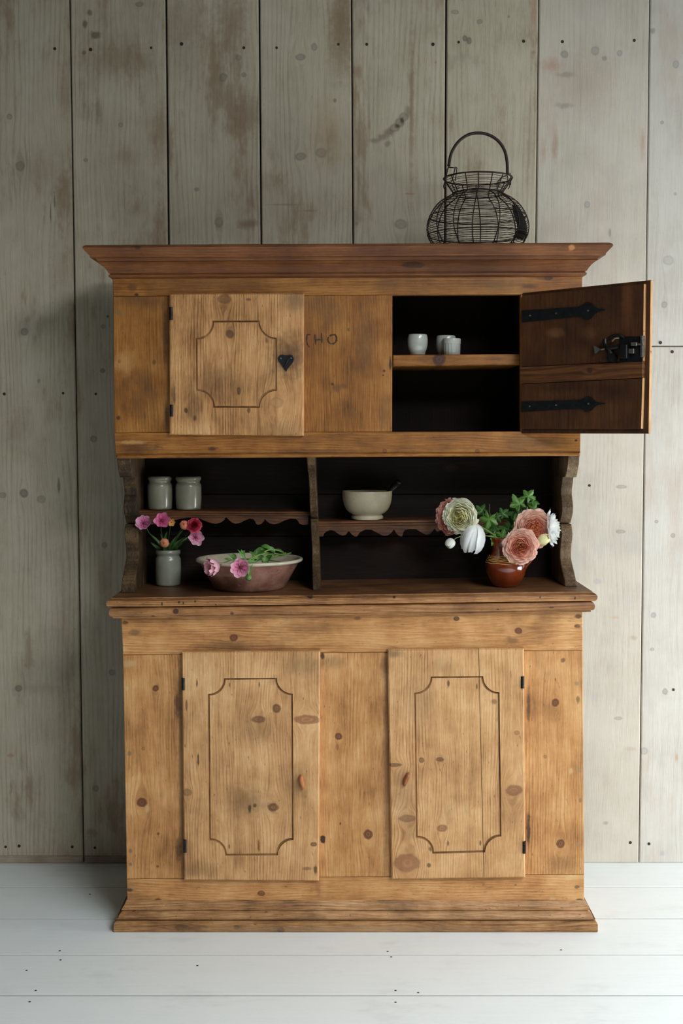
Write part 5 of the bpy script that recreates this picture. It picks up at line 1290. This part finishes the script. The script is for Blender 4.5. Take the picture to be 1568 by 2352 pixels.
# ---- jug bouquet
JT = at(1161, 1239, YG); JB = Vector((jug.location.x, YG, zg + .02))
def mouth(dx=0.0, dy=0.0): return Vector((JT.x + dx, YG + dy, JT.z - .004))
def jstem(par, c, d, via=None, dx=0, dy=0, mat=None, r=.0022):
    c = Vector(c); d = Vector(d).normalized()
    pts = [c - d * .012, c - d * .03] if via is None else [c - d * .012] + via
    stem(par, pts + [mouth(dx, dy), Vector((JB.x - dx * .3, YG - dy * .3, zg + .03))], r, mat)
coral = petal_mat('coral_petals', (254, 186, 134), (255, 190, 164), (255, 220, 204), size(34, YG), .34)
coral2 = petal_mat('coral_pink_petals', (246, 156, 124), (248, 164, 144), (252, 192, 176), size(34, YG), .3)
creamy = petal_mat('cream_yellow_petals', (222, 214, 138), (248, 245, 200), (252, 251, 232), size(34, YG), .3)
white = petal_mat('white_petals', (232, 232, 214), (238, 240, 236), (242, 244, 244), size(32, YG), .25)
GJ = 'cut flowers in the brown jug'
def jf(name, label): return thing(name, JB, label, 'flower', GJ)
f = jf('ranunculus', 'large coral ranunculus at the right of the jug')
cc = at(1227, 1215, YG - .055); dd = (.12, -1, .12); ranunculus(f, cc, dd, size(37, YG - .05), coral, 1, rings=15); jstem(f, cc, dd, [cc + Vector((-.02, .05, -.012))], .018, -.006)
f = jf('ranunculus', 'lower coral ranunculus hanging over the jug front')
cc = at(1195, 1256, YG - .085); dd = (-.05, -1, -.02); ranunculus(f, cc, dd, size(33, YG - .085), coral, 2, rings=14); jstem(f, cc, dd, [cc + Vector((-.006, .035, .022))], .014, -.014)
f = jf('ranunculus', 'cream yellow ranunculus leaning out to the left of the jug')
cc = at(1055, 1187, YG - .05); dd = (-.42, -1, -.10); ranunculus(f, cc, dd, size(33, YG - .05), creamy, 3, rings=15); jstem(f, cc, dd, [at(1085, 1200, YG - .02)], -.020, -.004, r=.003)
f = jf('ranunculus', 'coral ranunculus tucked behind the cream yellow one')
cc = at(1030, 1188, YG - .015); dd = (-.75, -.8, .05); ranunculus(f, cc, dd, size(33, YG - .015), coral2, 4, rings=12); jstem(f, cc, dd, [at(1085, 1208, YG + .01)], -.016, .006, r=.0026)
f = jf('ranunculus', 'white nodding ranunculus seen from behind, left of the jug neck')
cc = at(1083, 1237, YG - .035); dd = (-.12, .3, -1.0); bud(f, cc, dd, size(25, YG - .035), white, 5, 8, 1.5, opened=.76, ruffle=.22)
jstem(f, cc + Vector((0, 0, .034)), dd, [at(1092, 1222, YG - .035), at(1112, 1230, YG - .02)], -.022, -.010)
f = jf('ranunculus_bud', 'small white bud drooping furthest left of the jug')
cc = at(1033.5, 1248, YG - .05); dd = (-.7, -.2, -.7); bud(f, cc, dd, size(11, YG - .05), white, 6, 5, 1.1); jstem(f, cc, dd, [at(1052, 1234, YG - .05), at(1085, 1228, YG - .04)], -.024, -.014, r=.0016)
f = jf('carnation', 'ruffled white bloom at the far right, beside the shaped side')
cc = at(1270, 1213, YG - .02); dd = (1, -.28, .12); ranunculus(f, cc, dd, size(31, YG - .02), white, 7, rings=7, wave=.16, depth=.9); jstem(f, cc, dd, [at(1240, 1225, YG)], .022, .006)
f = jf('ranunculus_bud', 'plump white bud between the coral and white blooms')
cc = at(1248, 1239, YG - .06); dd = (.75, -.35, .4); bud(f, cc, dd, size(12, YG - .06), creamy, 8, 5, 1.35); jstem(f, cc, dd, [at(1225, 1244, YG - .03)], .02, -.008)
for (lab, spine, leaves, seed) in (
    ('upright leafy green sprig in the middle of the jug', [(1150, 1236, 0), (1141, 1215, .0), (1130, 1194, .0), (1124, 1176, .0), (1123, 1158, .0)],
     [(1122, 1192, 17, -.25, -1, -.2, -1), (1141, 1188, 10, .5, -.6, -.3, -1), (1108, 1172, 12, -.5, .4, .2, -1), (1138, 1240, 12, .3, -.5, .3, -1), (1154, 1180, 11, .5, .4, .1, -1), (1137, 1218, 14, -.9, .15, .5, -.8), (1152, 1232, 12, .2, .6, -.3, -1)], 21),
    ('tall leafy green sprig rising at the right of the jug', [(1172, 1236, .01), (1184, 1212, .015), (1192, 1186, .02), (1200, 1162, .03), (1208, 1142, .035)],
     [(1193, 1157, 17, -.5, .75, .3, -1), (1184, 1174, 18, -.9, -.1, .2, -1), (1206, 1178, 15, .4, -.9, -.2, -1), (1212, 1140, 13, .5, .6, 0, -1), (1222, 1152, 12, .8, -.2, .2, -1), (1178, 1201, 16, -.8, -.3, .2, -1), (1195, 1206, 16, -.2, .3, .3, -1), (1168, 1216, 15, -.6, .2, .3, -1), (1182, 1224, 14, .3, .5, 0, -1), (1225, 1170, 13, .9, -.1, .3, -1), (1203, 1196, 14, .6, .3, .2, -1), (1160, 1228, 13, -.5, .8, .3, -1)], 40)):
    sp_ = thing('leafy_sprig', JB, lab, 'foliage', 'green sprigs in the brown jug')
    pts = [Vector((JB.x, YG, zg + .03))] + [at(x, y, YG + dy) for (x, y, dy) in spine]
    stem(sp_, pts, .0015, m_stemd)
    for i, (x, y, r_, ux, uz, nx, ny) in enumerate(leaves):
        dy = -.012 + .02 * (i % 3)
        p = at(x, y, YG + dy + spine[min(len(spine) - 1, 2)][2])
        lobed_leaf(sp_, p, (ux, .1, uz), (nx, ny, .35), size(r_ * 1.4, YG), m_leafl if i % 3 == 0 else m_leaf, seed + i)
        near = min(pts, key=lambda t: (t - p).length)
        stem(sp_, [near, near.lerp(p, .5) + Vector((0, 0, .003)), p], .0007, m_stemd, 'leaf_stalk')
# ---- flowers in the stoneware jar
VT = at(386.5, 1263, YV); VB = Vector((vase.location.x, YV, zv + .02))
pink = petal_mat('pink_petals', (146, 40, 86), (206, 108, 156), (232, 180, 208), size(19, YV), .2)
pinkd = petal_mat('deep_pink_petals', (132, 28, 70), (200, 84, 132), (222, 140, 176), size(19, YV), .2)
pinkl = petal_mat('pale_pink_petals', (170, 40, 90), (226, 150, 184), (240, 206, 222), size(20, YV), .2)
peach = petal_mat('peach_petals', (226, 140, 90), (230, 144, 104), (228, 160, 128), size(12, YV), .2)
redp = petal_mat('crimson_pink_petals', (190, 40, 66), (206, 60, 88), (216, 84, 108), size(14, YV), .15)
m_yel = plain('yellow_stamens', (222, 178, 70), .6, var=.3, vscale=300)
m_dcent = plain('dark_flower_centre', (74, 50, 44), .7, var=.4, vscale=300)
GV = 'cut flowers in the stoneware jar'
def vf(name, label): return thing(name, VB, label, 'flower', GV)
def vstem(par, c, d, via, dx, dy=0):
    c = Vector(c); d = Vector(d).normalized()
    stem(par, [c - d * .004] + [at(*v) for v in via] + [Vector((VT.x + dx, YV + dy, VT.z - .003)), Vector((VB.x - dx * .3, YV, zv + .03))], .0016, m_stemd)
for (lab, x, y, dy, d, r_, mat, via, dx, seed, n) in (
    ('lilac pink open flower furthest left in the stoneware jar', 331, 1202, -.085, (-.25, -1, .35), 19, pink, [(343, 1225, YV - .06), (362, 1246, YV - .02)], -.016, 1, 7),
    ('deep pink open flower highest in the stoneware jar', 372, 1196, -.09, (.15, -1, .25), 19, pinkd, [(370, 1220, YV - .06), (378, 1246, YV - .02)], -.004, 2, 6),
    ('pale pink open flower at the right of the stoneware jar', 449, 1234, -.07, (.35, -1, -.05), 19, pinkl, [(428, 1240, YV - .05), (408, 1254, YV - .015)], .018, 3, 6)):
    f = vf('pink_flower', lab); cc = at(x, y, YV + dy)
    open_flower(f, cc, d, size(r_, YV + dy), mat, m_dcent, seed, n=n, lift=.42, layers=1); vstem(f, cc, d, via, dx)
f = vf('small_flower', 'tiny yellow flower beside the deep pink one'); cc = at(394, 1200, YV - .085); dd = (.1, -1, .1)
open_flower(f, cc, dd, size(9, YV), plain('golden_petals', (216, 160, 84), .55, var=.2, trans=.2), m_dcent, 9, n=6, lift=.5); vstem(f, cc, dd, [(390, 1216, YV - .06), (386, 1246, YV - .02)], .002)
for (lab, nm, x, y, dy, d, r_, mat, via, dx, seed) in (
    ('peach ranunculus bud low in front of the stoneware jar mouth', 'ranunculus_bud', 378, 1247, -.06, (-.1, -1, .1), 10, peach, [(386, 1253, YV - .03)], -.002, 11),
    ('peach ranunculus bud left of the crimson bloom', 'ranunculus_bud', 423, 1206, -.08, (.0, -1, .3), 10, peach, [(410, 1226, YV - .05)], .008, 12),
    ('crimson pink ranunculus at the upper right of the stoneware jar', 'ranunculus', 446, 1206, -.09, (.2, -1, .2), 13, redp, [(432, 1224, YV - .06), (410, 1250, YV - .02)], .014, 13)):
    f = vf(nm, lab); cc = at(x, y, YV + dy)
    if nm == 'ranunculus': ranunculus(f, cc, d, size(r_ * 1.08, YV + dy), mat, seed, rings=9, depth=1.1)
    else: bud(f, cc, d, size(r_, YV + dy), mat, seed, 6, .95, opened=.95, ruffle=.06)
    vstem(f, cc, d, via, dx)
lf = thing('foliage_bundle', VB, 'dark green leaves crowded in the stoneware jar mouth', 'foliage')
for (x0, y0, x1, y1, w, dy) in ((384, 1262, 352, 1236, 9, -.02), (380, 1262, 340, 1222, 6, -.02), (388, 1262, 404, 1232, 10, .0), (392, 1262, 424, 1234, 8, -.01), (378, 1262, 384, 1220, 9, .01), (396, 1262, 436, 1230, 6, .01), (372, 1264, 346, 1246, 7, .0), (390, 1262, 420, 1218, 8, .015), (384, 1264, 368, 1226, 8, .012), (400, 1264, 418, 1250, 8, -.02), (382, 1264, 372, 1250, 8, -.03)):
    lance_leaf(lf, at(x0, y0, YV + dy * .3), at(x1, y1, YV + dy), size(w, YV), (random.uniform(-.6, .6), -1, .4), m_leaf if w > 7 else m_leafl, .1)
# ---- flowers lying in the bowl
BR = at(573, 1290, YB)
pinkb = petal_mat('soft_pink_petals', (150, 30, 70), (224, 134, 168), (240, 196, 212), size(24, YB), .2)
pinkr = petal_mat('rose_pink_petals', (206, 110, 120), (222, 140, 150), (236, 186, 200), size(20, YB), .2)
GB = 'flowers lying in the bowl'
yf = YB - size(112, YB)
f = thing('pink_flower', at(640, 1285, YB), 'open pink flower hanging over the bowl rim, nearer its middle', 'flower', GB)
cc = at(553, 1303, yf - .030); dd = (-.15, -1, .0); open_flower(f, cc, dd, size(24, yf), pinkb, m_dcent, 31, n=7, lift=.35, layers=1)
stem(f, [cc + Vector((0, .008, 0)), at(575, 1284, yf), at(610, 1270, yf + .05), at(640, 1276, YB), at(668, 1270, YB + .05)], .0026)
for (x0, y0, x1, y1, w, d0, d1) in ((565, 1286, 545, 1262, 7, .0, .01), (592, 1284, 572, 1266, 9, .02, .03), (575, 1300, 570, 1322, 8, -.02, -.03), (562, 1290, 590, 1292, 8, -.01, .0)):
    lance_leaf(f, at(x0, y0, yf + d0), at(x1, y1, yf + d1), size(w, yf), (.2, -1, .5), m_leafl, .12)
f = thing('pink_flower', at(600, 1290, YB), 'smaller pink flower seen side on at the bowl rim', 'flower', GB)
cc = at(491, 1299, yf - .004); dd = (-.75, -.5, -.15); open_flower(f, cc + Vector((.012, 0, 0)), dd, size(23, yf), pinkr, m_yel, 33, n=7, lift=.9, layers=2)
stem(f, [cc + Vector((.02, .005, .001)), at(520, 1290, yf + .012), at(548, 1284, yf + .03), at(600, 1286, YB - .03), at(645, 1290, YB + .02)], .0018)
for (x0, y0, x1, y1, w, d0, d1) in ((540, 1286, 522, 1272, 7, .03, .02), (540, 1284, 533, 1270, 10, .03, .03), (545, 1284, 528, 1300, 9, .01, -.01), (532, 1286, 514, 1284, 6, .02, .02), (530, 1278, 544, 1284, 7, .02, .03)):
    lance_leaf(f, at(x0, y0, yf + d0), at(x1, y1, yf + d1), size(w, yf), (.2, -1, .5), m_leafl, .15)
f = thing('flower_bud', at(590, 1296, yf), 'green bud drooping below the open pink flower', 'flower', GB)
cc = at(571, 1326, yf - .014); bud(f, cc, (.2, -.3, -.9), size(7, yf), m_leafl, 35, 4, 1.15, 'sepal'); stem(f, [cc + Vector((0, .002, .006)), at(574, 1314, yf - .022), at(580, 1297, yf - .012), at(592, 1284, yf + .012)], .0012)
f = thing('foliage_bundle', at(640, 1290, YB), 'bundle of green stems and broad leaves lying in the bowl', 'foliage')
for (pts, r_) in (([(575, 1290, .0), (596, 1274, .03), (622, 1262, .06), (650, 1268, .10)], .0028), ([(580, 1292, .02), (608, 1276, .05), (632, 1272, .08), (652, 1276, .12)], .0025), ([(618, 1284, .06), (640, 1274, .10), (656, 1270, .14)], .0030)):
    stem(f, [at(x, y, yf + d_) for (x, y, d_) in pts], r_)
for (x0, y0, x1, y1, w, d0, d1, m_) in ((610, 1266, 578, 1278, 20, .05, .03, 0), (606, 1260, 584, 1282, 18, .06, .02, 1), (600, 1254, 626, 1264, 12, .07, .06, 0), (614, 1258, 632, 1270, 13, .06, .07, 1), (612, 1280, 604, 1296, 13, .03, .02, 0), (622, 1274, 612, 1296, 14, .05, .02, 1), (560, 1282, 554, 1262, 8, .02, .02, 0), (556, 1276, 562, 1264, 8, .02, .03, 0), (628, 1264, 652, 1272, 8, .08, .12, 1), (600, 1290, 628, 1296, 9, .03, .03, 1), (588, 1290, 606, 1276, 10, .02, .05, 1)):
    lance_leaf(f, at(x0, y0, yf + d0), at(x1, y1, yf + d1), size(w, yf), (random.uniform(-.4, .4), -.8, .6), m_leaf if m_ else m_leafl, .14)
